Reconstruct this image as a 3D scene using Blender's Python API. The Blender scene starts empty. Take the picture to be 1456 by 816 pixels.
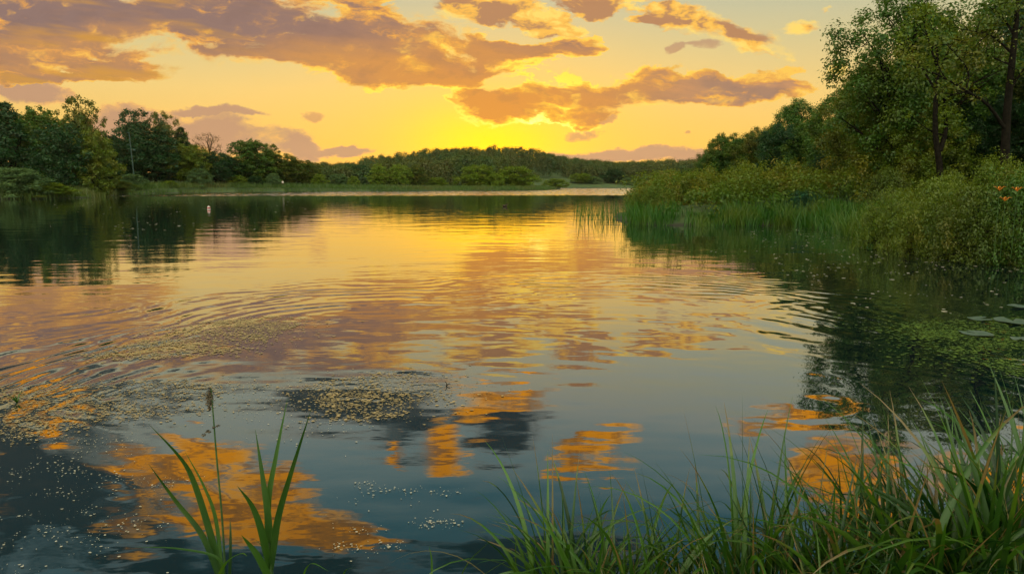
import bpy, math, random
import numpy as np
from mathutils import Vector

rng = np.random.default_rng(7)
random.seed(7)
R = math.radians
scn = bpy.context.scene
col = scn.collection

# ------------------------------------------------------------------ camera
W0, H0, F0 = 1456.0, 816.0, 971.0
CAM_H = 1.9
PITCH = math.atan((H0 / 2 - 262.0) / F0)
cp, sp = math.cos(PITCH), math.sin(PITCH)


def tang(px, py):
    a = (px - W0 / 2) / F0
    b = (H0 / 2 - py) / F0
    k = cp + b * sp
    return a / k, (b * cp - sp) / k


def at(px, py, Y):
    X, Z = tang(px, py)
    return np.array((X * Y, Y, CAM_H + Z * Y))


def on_water(px, py):
    X, Z = tang(px, py)
    Y = -CAM_H / Z
    return np.array((X * Y, Y, 0.0))


cam_d = bpy.data.cameras.new("camera")
cam = bpy.data.objects.new("camera", cam_d)
col.objects.link(cam)
cam.location = (0, 0, CAM_H)
cam.rotation_euler = (math.pi / 2 - PITCH, 0, 0)
cam_d.sensor_width = 36.0
cam_d.lens = 36.0 * F0 / W0
cam_d.clip_start = 0.05
cam_d.clip_end = 5000
scn.camera = cam


# ------------------------------------------------------------------ object helpers
def tag(o, label=None, cat=None, group=None, kind=None):
    if label:
        o["label"] = label
    if cat:
        o["category"] = cat
    if group:
        o["group"] = group
    if kind:
        o["kind"] = kind
    return o


def mesh_np(name, verts, faces, nv=4, smooth=True, tint=None, mat=None):
    """faces: (M,nv) int array of equal-size polygons."""
    me = bpy.data.meshes.new(name)
    verts = np.asarray(verts, dtype=np.float32)
    faces = np.asarray(faces, dtype=np.int32)
    me.vertices.add(len(verts))
    me.vertices.foreach_set("co", verts.ravel())
    me.loops.add(faces.size)
    me.loops.foreach_set("vertex_index", faces.ravel())
    me.polygons.add(len(faces))
    me.polygons.foreach_set("loop_start", np.arange(0, faces.size, nv, dtype=np.int32))
    if smooth:
        me.polygons.foreach_set("use_smooth", np.ones(len(faces), dtype=bool))
    me.update(calc_edges=True)
    if tint is not None:
        a = me.attributes.new("tint", "FLOAT", "FACE")
        a.data.foreach_set("value", np.asarray(tint, dtype=np.float32))
    if mat:
        me.materials.append(mat)
    return me


def link(name, me, parent=None):
    o = bpy.data.objects.new(name, me)
    col.objects.link(o)
    if parent:
        o.parent = parent
    return o


def empty(name, loc=(0, 0, 0), rz=0.0, sc=(1, 1, 1)):
    o = bpy.data.objects.new(name, None)
    o.empty_display_size = 0.3
    col.objects.link(o)
    o.location = loc
    o.rotation_euler = (0, 0, rz)
    o.scale = sc
    return o


class MB:
    """collects quads"""

    def __init__(s):
        s.v, s.f, s.t, s.n = [], [], [], 0

    def add(s, v, f, t=0.5):
        v = np.asarray(v, float)
        f = np.asarray(f, int)
        s.v.append(v)
        s.f.append(f + s.n)
        s.t.append(np.full(len(f), t) if np.isscalar(t) else np.asarray(t))
        s.n += len(v)

    def mesh(s, name, mat, smooth=True):
        return mesh_np(name, np.concatenate(s.v), np.concatenate(s.f), 4, smooth, np.concatenate(s.t), mat)

    def tube(s, pts, rad, sides=6, t=0.5):
        pts = np.asarray(pts, float)
        n = len(pts)
        rad = np.broadcast_to(np.asarray(rad, float), (n,))
        tan = np.gradient(pts, axis=0)
        tan /= np.linalg.norm(tan, axis=1)[:, None] + 1e-9
        ref = np.where(np.abs(tan[:, 2:3]) > 0.9, np.array([[1.0, 0, 0]]), np.array([[0, 0, 1.0]]))
        u = np.cross(tan, ref)
        u /= np.linalg.norm(u, axis=1)[:, None] + 1e-9
        w = np.cross(tan, u)
        ang = np.linspace(0, 2 * math.pi, sides, endpoint=False)
        ring = (np.cos(ang)[None, :, None] * u[:, None, :] + np.sin(ang)[None, :, None] * w[:, None, :])
        v = pts[:, None, :] + ring * rad[:, None, None]
        v = v.reshape(-1, 3)
        f = []
        for i in range(n - 1):
            for k in range(sides):
                k2 = (k + 1) % sides
                f.append((i * sides + k, i * sides + k2, (i + 1) * sides + k2, (i + 1) * sides + k))
        # end cap as fan of quads is skipped: radius tapers, add small tip point
        s.add(v, f, t)

    def lathe(s, prof, c=(0, 0, 0), sides=16, t=0.5):
        prof = np.asarray(prof, float)
        ang = np.linspace(0, 2 * math.pi, sides, endpoint=False)
        v = np.stack([prof[:, 0:1] * np.cos(ang), prof[:, 0:1] * np.sin(ang), np.repeat(prof[:, 1:2], sides, 1)], -1)
        v = v.reshape(-1, 3) + np.asarray(c, float)
        f = []
        for i in range(len(prof) - 1):
            for k in range(sides):
                k2 = (k + 1) % sides
                f.append((i * sides + k, i * sides + k2, (i + 1) * sides + k2, (i + 1) * sides + k))
        s.add(v, f, t)

    def blade(s, pts, width, side, fold=0.25, t=0.5, prof=None):
        """grass blade: polyline, max width, side vectors; V-folded strip"""
        pts = np.asarray(pts, float)
        n = len(pts)
        side = np.broadcast_to(np.asarray(side, float), (n, 3))
        tan = np.gradient(pts, axis=0)
        tan /= np.linalg.norm(tan, axis=1)[:, None] + 1e-9
        side = side - (side * tan).sum(1)[:, None] * tan
        side = side / (np.linalg.norm(side, axis=1)[:, None] + 1e-9)
        nor = np.cross(side, tan)
        q = np.linspace(0, 1, n)
        if prof is None:
            prof = np.clip(np.minimum(0.55 + q * 2.2, 1.0) * (1 - q ** 2.2), 0.02, 1)
        w = (width * 0.5 * prof)[:, None]
        L = pts - side * w + nor * w * fold
        Rr = pts + side * w + nor * w * fold
        v = np.stack([L, pts, Rr], 1).reshape(-1, 3)
        f = []
        for i in range(n - 1):
            a = i * 3
            f.append((a, a + 1, a + 4, a + 3))
            f.append((a + 1, a + 2, a + 5, a + 4))
        s.add(v, f, t)


def spline(P, n=12):
    """Catmull-Rom through P"""
    P = [np.asarray(p, float) for p in P]
    P = [2 * P[0] - P[1]] + P + [2 * P[-1] - P[-2]]
    out = []
    segs = len(P) - 3
    for i in range(segs):
        p0, p1, p2, p3 = P[i:i + 4]
        m = max(2, n // segs)
        for k in range(m):
            t = k / m
            out.append(0.5 * (2 * p1 + (p2 - p0) * t + (2 * p0 - 5 * p1 + 4 * p2 - p3) * t * t + (3 * p1 - p0 - 3 * p2 + p3) * t ** 3))
    out.append(P[-2])
    return np.array(out)


# ------------------------------------------------------------------ node helpers
class G:
    def __init__(s, tree):
        s.t = tree

    def n(s, typ, **kw):
        nd = s.t.nodes.new(typ)
        for k, v in kw.items():
            setattr(nd, k, v)
        return nd

    def put(s, sock, v):
        if hasattr(v, "is_output"):
            s.t.links.new(v, sock)
        elif isinstance(v, (tuple, list)) and len(v) == 3 and sock.type == "RGBA":
            sock.default_value = (*v, 1)
        else:
            sock.default_value = v

    def m(s, op, a, b=None, c=None, clamp=False):
        nd = s.n("ShaderNodeMath", operation=op, use_clamp=clamp)
        s.put(nd.inputs[0], a)
        if b is not None:
            s.put(nd.inputs[1], b)
        if c is not None:
            s.put(nd.inputs[2], c)
        return nd.outputs[0]

    def v(s, op, a, b=None):
        nd = s.n("ShaderNodeVectorMath", operation=op)
        s.put(nd.inputs[0], a)
        if b is not None:
            s.put(nd.inputs[1], b)
        return nd.outputs["Value"] if op in ("DOT_PRODUCT", "LENGTH", "DISTANCE") else nd.outputs[0]

    def xyz(s, x, y, z=0.0):
        nd = s.n("ShaderNodeCombineXYZ")
        for i, q in enumerate((x, y, z)):
            s.put(nd.inputs[i], q)
        return nd.outputs[0]

    def sep(s, vec):
        nd = s.n("ShaderNodeSeparateXYZ")
        s.put(nd.inputs[0], vec)
        return nd.outputs

    def noise(s, vec, scale=1.0, detail=4.0, rough=0.55, dist=0.0, dim="3D", col=False, lac=2.0):
        nd = s.n("ShaderNodeTexNoise", noise_dimensions=dim)
        s.put(nd.inputs["Vector"], vec)
        s.put(nd.inputs["Scale"], scale)
        s.put(nd.inputs["Detail"], detail)
        s.put(nd.inputs["Roughness"], rough)
        s.put(nd.inputs["Distortion"], dist)
        s.put(nd.inputs["Lacunarity"], lac)
        return nd.outputs["Color" if col else "Fac"]

    def sm(s, x, a, b, lo=0.0, hi=1.0):
        nd = s.n("ShaderNodeMapRange", interpolation_type="SMOOTHSTEP")
        for k, q in zip(("Value", "From Min", "From Max", "To Min", "To Max"), (x, a, b, lo, hi)):
            s.put(nd.inputs[k], q)
        return nd.outputs[0]

    def mix(s, f, a, b, blend="MIX"):
        nd = s.n("ShaderNodeMix", data_type="RGBA", blend_type=blend)
        s.put(nd.inputs[0], f)
        s.put(nd.inputs[6], a)
        s.put(nd.inputs[7], b)
        return nd.outputs[2]

    def ramp(s, f, stops, interp="LINEAR"):
        nd = s.n("ShaderNodeValToRGB")
        cr = nd.color_ramp
        cr.interpolation = interp
        while len(cr.elements) < len(stops):
            cr.elements.new(0.5)
        for e, (p, c) in zip(cr.elements, stops):
            e.position = p
            e.color = (*c, 1)
        s.put(nd.inputs[0], f)
        return nd.outputs[0]


def new_mat(name):
    m = bpy.data.materials.new(name)
    m.use_nodes = True
    m.node_tree.nodes.clear()
    g = G(m.node_tree)
    out = g.n("ShaderNodeOutputMaterial")
    return m, g, out


def leaf_mat(name, ca, cb, cc=None, trans=0.3, gloss=0.03, patch=0.35, tboost=(1.5, 1.3, 0.5)):
    """foliage: per-leaf tint between ca and cb, broad patches towards cc"""
    m, g, out = new_mat(name)
    at_ = g.n("ShaderNodeAttribute", attribute_name="tint").outputs["Fac"]
    tc = g.n("ShaderNodeTexCoord").outputs["Object"]
    c = g.mix(at_, ca, cb)
    if cc is not None:
        nz = g.noise(tc, patch, 3.0, 0.6)
        c = g.mix(g.sm(nz, 0.45, 0.68), c, cc)
    c = g.mix(g.sm(at_, 1.1, 1.6), c, (0.17, 0.11, 0.035))
    d = g.n("ShaderNodeBsdfDiffuse")
    g.put(d.inputs[0], c)
    t = g.n("ShaderNodeBsdfTranslucent")
    g.put(t.inputs[0], g.mix(1.0, c, tboost, "MULTIPLY"))
    mx = g.n("ShaderNodeMixShader")
    mx.inputs[0].default_value = trans
    g.t.links.new(d.outputs[0], mx.inputs[1])
    g.t.links.new(t.outputs[0], mx.inputs[2])
    gl = g.n("ShaderNodeBsdfGlossy")
    gl.inputs["Roughness"].default_value = 0.45
    gl.inputs["Color"].default_value = (0.8, 0.85, 0.8, 1)
    mx2 = g.n("ShaderNodeMixShader")
    mx2.inputs[0].default_value = gloss
    g.t.links.new(mx.outputs[0], mx2.inputs[1])
    g.t.links.new(gl.outputs[0], mx2.inputs[2])
    g.t.links.new(mx2.outputs[0], out.inputs[0])
    return m


def plain_mat(name, ca, cb, scale=4.0, rough=0.8, bump=0.0):
    m, g, out = new_mat(name)
    tc = g.n("ShaderNodeTexCoord").outputs["Object"]
    nz = g.noise(tc, scale, 6.0, 0.65)
    c = g.mix(g.sm(nz, 0.35, 0.65), ca, cb)
    p = g.n("ShaderNodeBsdfPrincipled")
    g.put(p.inputs["Base Color"], c)
    p.inputs["Roughness"].default_value = rough
    p.inputs["Specular IOR Level"].default_value = max(0.05, 0.9 - rough)
    if bump:
        b = g.n("ShaderNodeBump")
        b.inputs["Strength"].default_value = bump
        g.put(b.inputs["Height"], nz)
        g.t.links.new(b.outputs[0], p.inputs["Normal"])
    g.t.links.new(p.outputs[0], out.inputs[0])
    return m


M = {}
M["bark"] = plain_mat("bark", (0.006, 0.005, 0.004), (0.016, 0.012, 0.009), 9, 0.95, 0.6)
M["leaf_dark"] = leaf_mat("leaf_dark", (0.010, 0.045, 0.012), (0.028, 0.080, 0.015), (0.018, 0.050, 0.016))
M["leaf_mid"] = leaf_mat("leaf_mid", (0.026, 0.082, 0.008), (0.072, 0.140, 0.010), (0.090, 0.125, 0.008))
M["leaf_sungold"] = leaf_mat("leaf_sungold", (0.075, 0.130, 0.008), (0.145, 0.185, 0.008), (0.150, 0.150, 0.010), trans=0.38)  # albedo brightened and yellowed in place of low sun on the crowns
M["leaf_olive"] = leaf_mat("leaf_olive", (0.045, 0.085, 0.006), (0.100, 0.125, 0.008), (0.115, 0.105, 0.008), trans=0.34)
M["leaf_blue"] = leaf_mat("leaf_blue", (0.065, 0.120, 0.050), (0.120, 0.175, 0.070), (0.105, 0.150, 0.045))
M["leaf_rust"] = leaf_mat("leaf_rust", (0.16, 0.10, 0.05), (0.22, 0.13, 0.07), (0.10, 0.08, 0.03))
M["leaf_willow"] = leaf_mat("leaf_willow", (0.105, 0.185, 0.010), (0.180, 0.245, 0.012), (0.170, 0.200, 0.012), trans=0.36)
M["leaf_grey"] = leaf_mat("leaf_grey", (0.075, 0.150, 0.060), (0.130, 0.200, 0.075), (0.120, 0.180, 0.050))
M["herb"] = leaf_mat("herb", (0.050, 0.115, 0.008), (0.150, 0.180, 0.010), (0.180, 0.150, 0.010), trans=0.36)
M["reed"] = leaf_mat("reed", (0.016, 0.085, 0.006), (0.060, 0.165, 0.010), (0.110, 0.150, 0.012), trans=0.4, patch=0.5)
M["grass_near"] = leaf_mat("grass_near", (0.006, 0.036, 0.003), (0.060, 0.160, 0.008), (0.070, 0.135, 0.008), trans=0.42, gloss=0.045, patch=2.0)
M["grass_dry"] = leaf_mat("grass_dry", (0.16, 0.13, 0.05), (0.24, 0.15, 0.06), None, trans=0.35)
M["teal_shrub"] = leaf_mat("teal_shrub", (0.020, 0.085, 0.045), (0.045, 0.130, 0.060), None, trans=0.3)


# ------------------------------------------------------------------ world: sunset sky with clouds
SUN_PX = (698, 200)
SX, SZ = tang(*SUN_PX)
SUN_EL = 2.3
SUN_AZ = math.atan(SX)            # from +Y towards +X

world = bpy.data.worlds.new("World")
scn.world = world
world.use_nodes = True
wt = world.node_tree
wt.nodes.clear()
g = G(wt)
wout = g.n("ShaderNodeOutputWorld")
bg = g.n("ShaderNodeBackground")
D = g.n("ShaderNodeTexCoord").outputs["Generated"]
dx, dy, dz = g.sep(D)
zc = g.m("MAXIMUM", dz, 0.0)
yf = g.m("MAXIMUM", dy, 0.12)
X = g.m("DIVIDE", dx, yf)
Z = g.m("DIVIDE", zc, yf)
P = g.xyz(X, Z)
front = g.sm(dy, 0.05, 0.35)

# clear-sky gradient by elevation angle (z component of the direction)
grad = g.ramp(g.m("DIVIDE", zc, 0.62, clamp=True), [
    (0.00, (0.84, 0.40, 0.12)), (0.09, (0.88, 0.52, 0.11)), (0.20, (0.82, 0.57, 0.19)), (0.30, (0.62, 0.53, 0.26)),
    (0.40, (0.45, 0.48, 0.34)), (0.52, (0.42, 0.48, 0.42)), (0.62, (0.25, 0.40, 0.41)), (0.73, (0.08, 0.25, 0.31)), (1.00, (0.02, 0.10, 0.16))])
nish = g.n("ShaderNodeTexSky", sky_type="NISHITA")
nish.sun_disc = False
nish.sun_elevation = R(SUN_EL)
nish.sun_rotation = SUN_AZ
nish.air_density = 1.2
nish.dust_density = 1.5
base_sky = g.mix(0.02, grad, nish.outputs[0], "ADD")
# sun glow
glx = g.m("DIVIDE", g.m("SUBTRACT", X, SX), 0.112)
glz = g.m("DIVIDE", g.m("SUBTRACT", Z, SZ - 0.012), 0.058)
gd = g.m("ADD", g.m("MULTIPLY", glx, glx), g.m("MULTIPLY", glz, glz))
glow = g.m("MULTIPLY", g.m("POWER", 2.718, g.m("MULTIPLY", gd, -1.0)), front)
glow2 = g.m("MULTIPLY", g.m("POWER", 2.718, g.m("MULTIPLY", gd, -0.15)), front)
sky0 = g.mix(g.m("MULTIPLY", glow2, 0.62), base_sky, (1.0, 0.59, 0.06))
sky0 = g.mix(g.m("MULTIPLY", glow, 0.95, clamp=True), sky0, (2.0, 0.97, 0.0))

# cloud noise
st = g.xyz(X, g.m("MULTIPLY", Z, 2.0))
warp = g.noise(st, 7.0, 6.0, 0.62, dim="2D", col=True)
wv = g.v("SUBTRACT", warp, (0.5, 0.5, 0.5))
Pw = g.v("ADD", P, g.v("MULTIPLY", wv, (0.11, 0.050, 0.0)))
stw = g.v("ADD", st, g.v("MULTIPLY", wv, (0.05, 0.06, 0.0)))
fb = g.noise(stw, 12.0, 8.0, 0.58, dim="2D")
toward = g.v("NORMALIZE", g.v("SUBTRACT", (SX, SZ * 2.0 - 0.1, 0.0), st))
fb2 = g.noise(g.v("ADD", stw, g.v("MULTIPLY", toward, (0.022, 0.022, 0.0))), 12.0, 4.0, 0.58, dim="2D")
emb = g.m("SUBTRACT", fb, fb2)       # >0: faces the sun
wisp = g.noise(g.xyz(g.m("MULTIPLY", g.sep(Pw)[0], 2.6), g.m("ADD", g.m("MULTIPLY", g.sep(Pw)[1], 13.0), g.m("MULTIPLY", X, 1.2))), 3.2, 6.0, 0.62, dim="2D")
soft = g.sm(g.noise(st, 4.0, 2.0, 0.5, dim="2D"), 0.40, 0.62, 0.16, 0.75)
near = g.m("POWER", 2.718, g.m("MULTIPLY", gd, -0.20))
lowz = g.sm(Z, 0.245, 0.13)

CH = [None]       # each blob waits for the one before it, which keeps the shader's working set small


def layer(blobs, mirror=False):
    best = None
    for px, py, rx, ry, rot in blobs:
        x0, z0 = tang(px, py)
        if mirror:
            z0 = -z0
        mp = g.n("ShaderNodeMapping", vector_type="TEXTURE")
        src = Pw
        if CH[0] is not None:
            ma = g.n("ShaderNodeVectorMath", operation="MULTIPLY_ADD")
            g.put(ma.inputs[0], CH[0])
            ma.inputs[1].default_value = (1e-9, 1e-9, 1e-9)
            g.put(ma.inputs[2], Pw)
            src = ma.outputs[0]
        g.put(mp.inputs["Vector"], src)
        mp.inputs["Location"].default_value = (x0, z0, 0)
        mp.inputs["Rotation"].default_value = (0, 0, R(rot))
        mp.inputs["Scale"].default_value = (rx / F0, ry / F0, 1)
        dd = g.v("DOT_PRODUCT", mp.outputs[0], mp.outputs[0])
        best = dd if best is None else g.m("MINIMUM", best, dd)
        CH[0] = best
    return g.m("SUBTRACT", 1.0, g.m("MINIMUM", best, 4.0))


def density(lay, amp, a, b):
    d = g.m("ADD", lay, g.m("MULTIPLY", g.m("SUBTRACT", fb, 0.5), amp))
    d = g.m("ADD", d, g.m("MULTIPLY", g.m("SUBTRACT", wisp, 0.5), amp * 0.75))
    return d, g.m("MULTIPLY", g.sm(d, a, g.m("ADD", soft, b - 0.1)), front)


# ---- the sky seen over the lake
low = layer([(325, 196, 110, 30, -6), (405, 203, 55, 24, -14), (465, 214, 75, 9, -3), (300, 160, 80, 8, -3), (25, 128, 60, 20, -8),
             (870, 219, 130, 11, 0), (975, 224, 60, 9, 0), (180, 175, 80, 25, 0)])
d_low, a_low = density(low, 1.4, -0.05, 0.2)
c_low = g.mix(g.sm(d_low, 0.0, 0.6), (0.95, 0.50, 0.15), (0.52, 0.285, 0.185))
sky = g.mix(g.m("MULTIPLY", a_low, 0.88), sky0, c_low)

mainb = layer([(40, 10, 330, 76, -3), (300, 28, 310, 62, -5), (500, 62, 200, 50, -6), (610, 80, 140, 40, -6), (560, 100, 140, 20, -4), (420, 74, 120, 26, -10), (735, 70, 130, 18, 3), (440, -50, 260, 70, 0),
               (90, 92, 190, 22, -4), (70, 114, 130, 7, -2), (690, 100, 64, 11, 4),
               (705, 154, 78, 26, -4), (795, 146, 130, 36, 4), (890, 132, 130, 28, 5), (1005, 126, 110, 24, 0), (1095, 122, 72, 24, 0), (1020, 144, 70, 9, 0)])
d_m, a_m = density(mainb, 2.5, -0.02, 0.10)
a_m = g.m("MULTIPLY", a_m, g.sm(Z, 0.305, 0.265))
thick = g.sm(d_m, 0.0, 0.9)
bs = g.noise(g.xyz(g.m("MULTIPLY", X, 1.6), g.m("ADD", g.m("MULTIPLY", Z, 9.0), g.m("MULTIPLY", X, 1.0))), 2.6, 4.0, 0.55, dim="2D")
warmth = g.m("ADD", lowz, g.m("MULTIPLY", g.m("SUBTRACT", bs, 0.5), 2.0), clamp=True)
body = g.mix(warmth, (0.285, 0.180, 0.155), (0.60, 0.285, 0.10))
body = g.mix(g.m("MULTIPLY", near, 0.9), body, (0.88, 0.33, 0.035))
body = g.mix(g.m("MULTIPLY", g.sm(X, 0.12, 0.30), 0.8), body, g.mix(g.sm(bs, 0.4, 0.62), (0.37, 0.22, 0.155), (0.60, 0.30, 0.15)))
rim = g.mix(near, (1.0, 0.58, 0.10), (1.7, 1.2, 0.08))
lit = g.m("ADD", g.m("SUBTRACT", 1.0, thick), g.m("MULTIPLY", emb, g.m("SUBTRACT", 1.8, near)), clamp=True)
c_m = g.mix(g.sm(lit, 0.08, 0.6), body, g.mix(near, (0.80, 0.37, 0.09), (1.0, 0.45, 0.03)))
c_m = g.mix(g.sm(lit, 0.5, 1.0), c_m, rim)
c_m = g.mix(g.m("MULTIPLY", g.sm(emb, 0.0, -0.18), 0.5), c_m, g.mix(0.35, c_m, (0.20, 0.12, 0.10)))
c_m = g.mix(g.sm(g.m("ADD", emb, g.m("MULTIPLY", g.m("SUBTRACT", fb, 0.5), -0.5)), 0.08, 0.24), c_m, g.mix(0.5, c_m, rim))
core = g.m("POWER", 2.718, g.m("MULTIPLY", gd, -1.6))
c_m = g.mix(g.m("MULTIPLY", core, g.sm(thick, 0.30, 0.05)), c_m, (3.0, 2.5, 0.9))
streak = g.noise(g.xyz(g.m("MULTIPLY", X, 2.2), g.m("ADD", g.m("MULTIPLY", Z, 16.0), g.m("MULTIPLY", X, 2.0))), 2.2, 3.0, 0.55, dim="2D")
c_m = g.mix(g.m("MULTIPLY", g.m("MULTIPLY", g.sm(streak, 0.5, 0.72), g.sm(X, -0.15, -0.6)), 0.75), c_m, (0.66, 0.32, 0.05))
sky = g.mix(a_m, sky, c_m)

goldb = layer([(690, 6, 62, 24, 0), (845, 4, 62, 22, -5), (772, 34, 50, 18, -18), (985, 30, 74, 24, -8), (1055, 48, 70, 20, -20), (1085, 62, 44, 18, 0),
               (1142, 45, 26, 13, 0), (945, 28, 60, 9, 0), (1182, 20, 10, 8, 0), (1186, 95, 22, 8, 0)])
d_g, a_g = density(goldb, 2.4, -0.05, 0.3)
lg = g.m("ADD", g.m("MULTIPLY", g.m("SUBTRACT", 1.0, g.sm(d_g, 0.0, 1.1)), 0.75), g.m("MULTIPLY", emb, 5.0))
lg = g.m("ADD", lg, g.m("MULTIPLY", g.m("SUBTRACT", soft, 0.3), 0.9))
c_g = g.mix(g.sm(lg, 0.0, 0.55), (0.50, 0.25, 0.12), (0.98, 0.52, 0.09))
c_g = g.mix(g.sm(lg, 0.5, 1.0), c_g, (1.05, 0.72, 0.16))
sky = g.mix(a_g, sky, c_g)
smallb = layer([(950, 69, 17, 9, 0), (988, 67, 28, 7, 0), (448, 170, 20, 5, 0), (825, 189, 30, 6, 0), (858, 171, 10, 5, 0), (975, 195, 8, 3, 0)])
d_s, a_s = density(smallb, 2.2, -0.05, 0.5)
sky_low = g.mix(g.m("MULTIPLY", a_s, 0.85), sky, g.mix(lowz, (0.42, 0.29, 0.21), (0.72, 0.36, 0.14)))

# ---- higher up, seen in the water: slate clouds and fiery ones
CH[0] = None
slate = layer([(70, 700, 220, 140, 0), (30, 560, 190, 50, 4), (230, 535, 170, 30, 6), (520, 556, 125, 52, -6), (590, 605, 80, 34, 0), (715, 610, 46, 38, 0),
               (700, 600, 70, 24, 0), (760, 790, 200, 40, 0), (330, 815, 240, 26, 0)], True)
d_t, a_t = density(slate, 1.9, -0.7, 0.4)
c_t = g.mix(g.sm(d_t, -0.2, 0.5), (0.30, 0.28, 0.24), (0.022, 0.034, 0.045))
skyh = g.mix(g.m("MULTIPLY", a_t, 0.94), sky0, c_t)
fire = layer([(250, 660, 105, 36, -8), (395, 690, 60, 18, 0), (330, 735, 150, 40, 0), (460, 760, 85, 26, 12), (75, 590, 46, 20, 8), (705, 548, 72, 16, 0), (715, 575, 56, 24, -20), (638, 640, 26, 30, 0),
              (850, 628, 52, 10, -4), (838, 655, 46, 14, 0), (1165, 586, 80, 13, -4), (1110, 604, 56, 9, 0), (1215, 668, 90, 34, -6), (1240, 722, 62, 44, 0),
              (570, 640, 14, 10, 0), (1500, 690, 150, 40, 0), (-150, 690, 130, 40, 0)], True)
d_f, a_f = density(fire, 2.2, -0.9, 0.35)
c_f = g.mix(g.sm(d_f, 0.0, 0.9), (1.45, 0.64, 0.06), (1.40, 0.50, 0.0))
c_f = g.mix(g.sm(emb, 0.02, -0.12), c_f, (0.62, 0.24, 0.03))
c_f = g.mix(g.m("MULTIPLY", g.sm(wisp, 0.52, 0.38), 0.8), c_f, (0.45, 0.19, 0.04))
skyh = g.mix(a_f, skyh, c_f)
sky_high = g.mix(g.sm(Z, 0.262, 0.305), sky0, skyh)

# ---- sky behind the camera: unseen broken cloud, brightened as front fill for the foliage
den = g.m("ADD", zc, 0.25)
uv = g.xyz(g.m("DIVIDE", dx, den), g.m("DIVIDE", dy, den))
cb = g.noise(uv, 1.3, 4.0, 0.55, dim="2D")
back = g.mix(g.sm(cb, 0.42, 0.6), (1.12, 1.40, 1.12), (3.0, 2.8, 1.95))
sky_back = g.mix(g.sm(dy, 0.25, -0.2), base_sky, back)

b_low = bg
b_high = g.n("ShaderNodeBackground")
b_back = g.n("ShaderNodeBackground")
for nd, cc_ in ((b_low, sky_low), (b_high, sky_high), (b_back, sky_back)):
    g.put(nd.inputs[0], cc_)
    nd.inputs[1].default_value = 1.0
m1 = g.n("ShaderNodeMixShader")
g.put(m1.inputs[0], g.m("GREATER_THAN", Z, 0.305))
wt.links.new(b_low.outputs[0], m1.inputs[1])
wt.links.new(b_high.outputs[0], m1.inputs[2])
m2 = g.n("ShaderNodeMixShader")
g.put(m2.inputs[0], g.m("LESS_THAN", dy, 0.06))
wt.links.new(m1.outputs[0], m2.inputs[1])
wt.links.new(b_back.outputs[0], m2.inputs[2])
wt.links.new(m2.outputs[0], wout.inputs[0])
world.cycles.sampling_method = "MANUAL"
world.cycles.sample_map_resolution = 192

sl = bpy.data.lights.new("sun", "SUN")
sl.energy = 3.0
sl.angle = R(0.8)
sl.color = (1.0, 0.62, 0.25)
so = bpy.data.objects.new("sun", sl)
col.objects.link(so)
sd = Vector((math.sin(SUN_AZ) * math.cos(R(SUN_EL)), math.cos(SUN_AZ) * math.cos(R(SUN_EL)), math.sin(R(SUN_EL))))
so.rotation_euler = sd.to_track_quat("Z", "Y").to_euler()
so.location = (0, 100, 80)

# ------------------------------------------------------------------ terrain and lake
LAKE = np.array([(-400, -20), (-120, -6), (-30, 1.2), (-4, 1.9), (-1.2, 2.0), (0.3, 2.2), (1.6, 2.5), (3.0, 3.1), (5.4, 5.3), (7.6, 8.0), (11.4, 11.2), (12.4, 15.0),
                 (12.4, 18.5), (12.7, 23.5), (13.6, 29.5), (13.2, 32.2), (9.5, 31.6), (6.6, 32.2), (5.6, 35.5), (6.4, 42), (11, 60), (26, 112), (62, 225), (92, 300),
                 (78, 345), (40, 352), (22, 335), (20, 290), (18, 255), (9.5, 215), (-17, 194), (-54, 174), (-73, 152), (-75, 137), (-67, 108), (-60, 100), (-62, 90), (-76, 84), (-130, 78), (-400, 60)], float)


def lake_sd(x, y):
    """signed distance, negative inside the lake"""
    x = np.asarray(x, float)
    y = np.asarray(y, float)
    best = np.full(x.shape, 1e18)
    inside = np.zeros(x.shape, bool)
    n = len(LAKE)
    for i in range(n):
        ax, ay = LAKE[i]
        bx, by = LAKE[(i + 1) % n]
        ex, ey = bx - ax, by - ay
        t = np.clip(((x - ax) * ex + (y - ay) * ey) / (ex * ex + ey * ey), 0, 1)
        best = np.minimum(best, (x - ax - t * ex) ** 2 + (y - ay - t * ey) ** 2)
        cond = ((ay > y) != (by > y)) & (x < (bx - ax) * (y - ay) / (by - ay + 1e-12) + ax)
        inside ^= cond
    d = np.sqrt(best)
    return np.where(inside, -d, d)


def shore(px, y0=60.0):
    """distance at which the line of sight through px leaves the lake"""
    ys = np.arange(y0, 520, 0.5)
    k = tang(px, 262)[0]
    out = lake_sd(k * ys, ys) > 0
    return float(ys[np.argmax(out)])


def ground_z(x, y):
    x = np.asarray(x, float)
    y = np.asarray(y, float)
    d = lake_sd(x, y)
    d = d + 0.25 * np.sin(x * 1.3 + 1.7 * np.sin(y * 0.7)) * np.clip(np.abs(y) / 40, 0.15, 1.6)
    z = np.where(d < 0, np.maximum(-1.3, 0.22 * d), 0.32 * (1 - np.exp(-np.maximum(d, 0) / 1.6)) + 0.012 * np.clip(d, 0, 60))
    hill = 15.0 * np.exp(-((x + 18) / 85) ** 2 - ((y - 470) / 85) ** 2) + 6.0 * np.exp(-((x - 120) / 130) ** 2 - ((y - 480) / 70) ** 2)
    hill += 5.0 * np.exp(-((x + 140) / 70) ** 2 - ((y - 230) / 90) ** 2)
    rise = 1.0 * (1 - np.exp(-np.maximum(d, 0) / 9.0)) * ((x > 0) & (y > 3) & (y < 90))
    return z + np.where(d > 0, hill + rise, 0)


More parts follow.
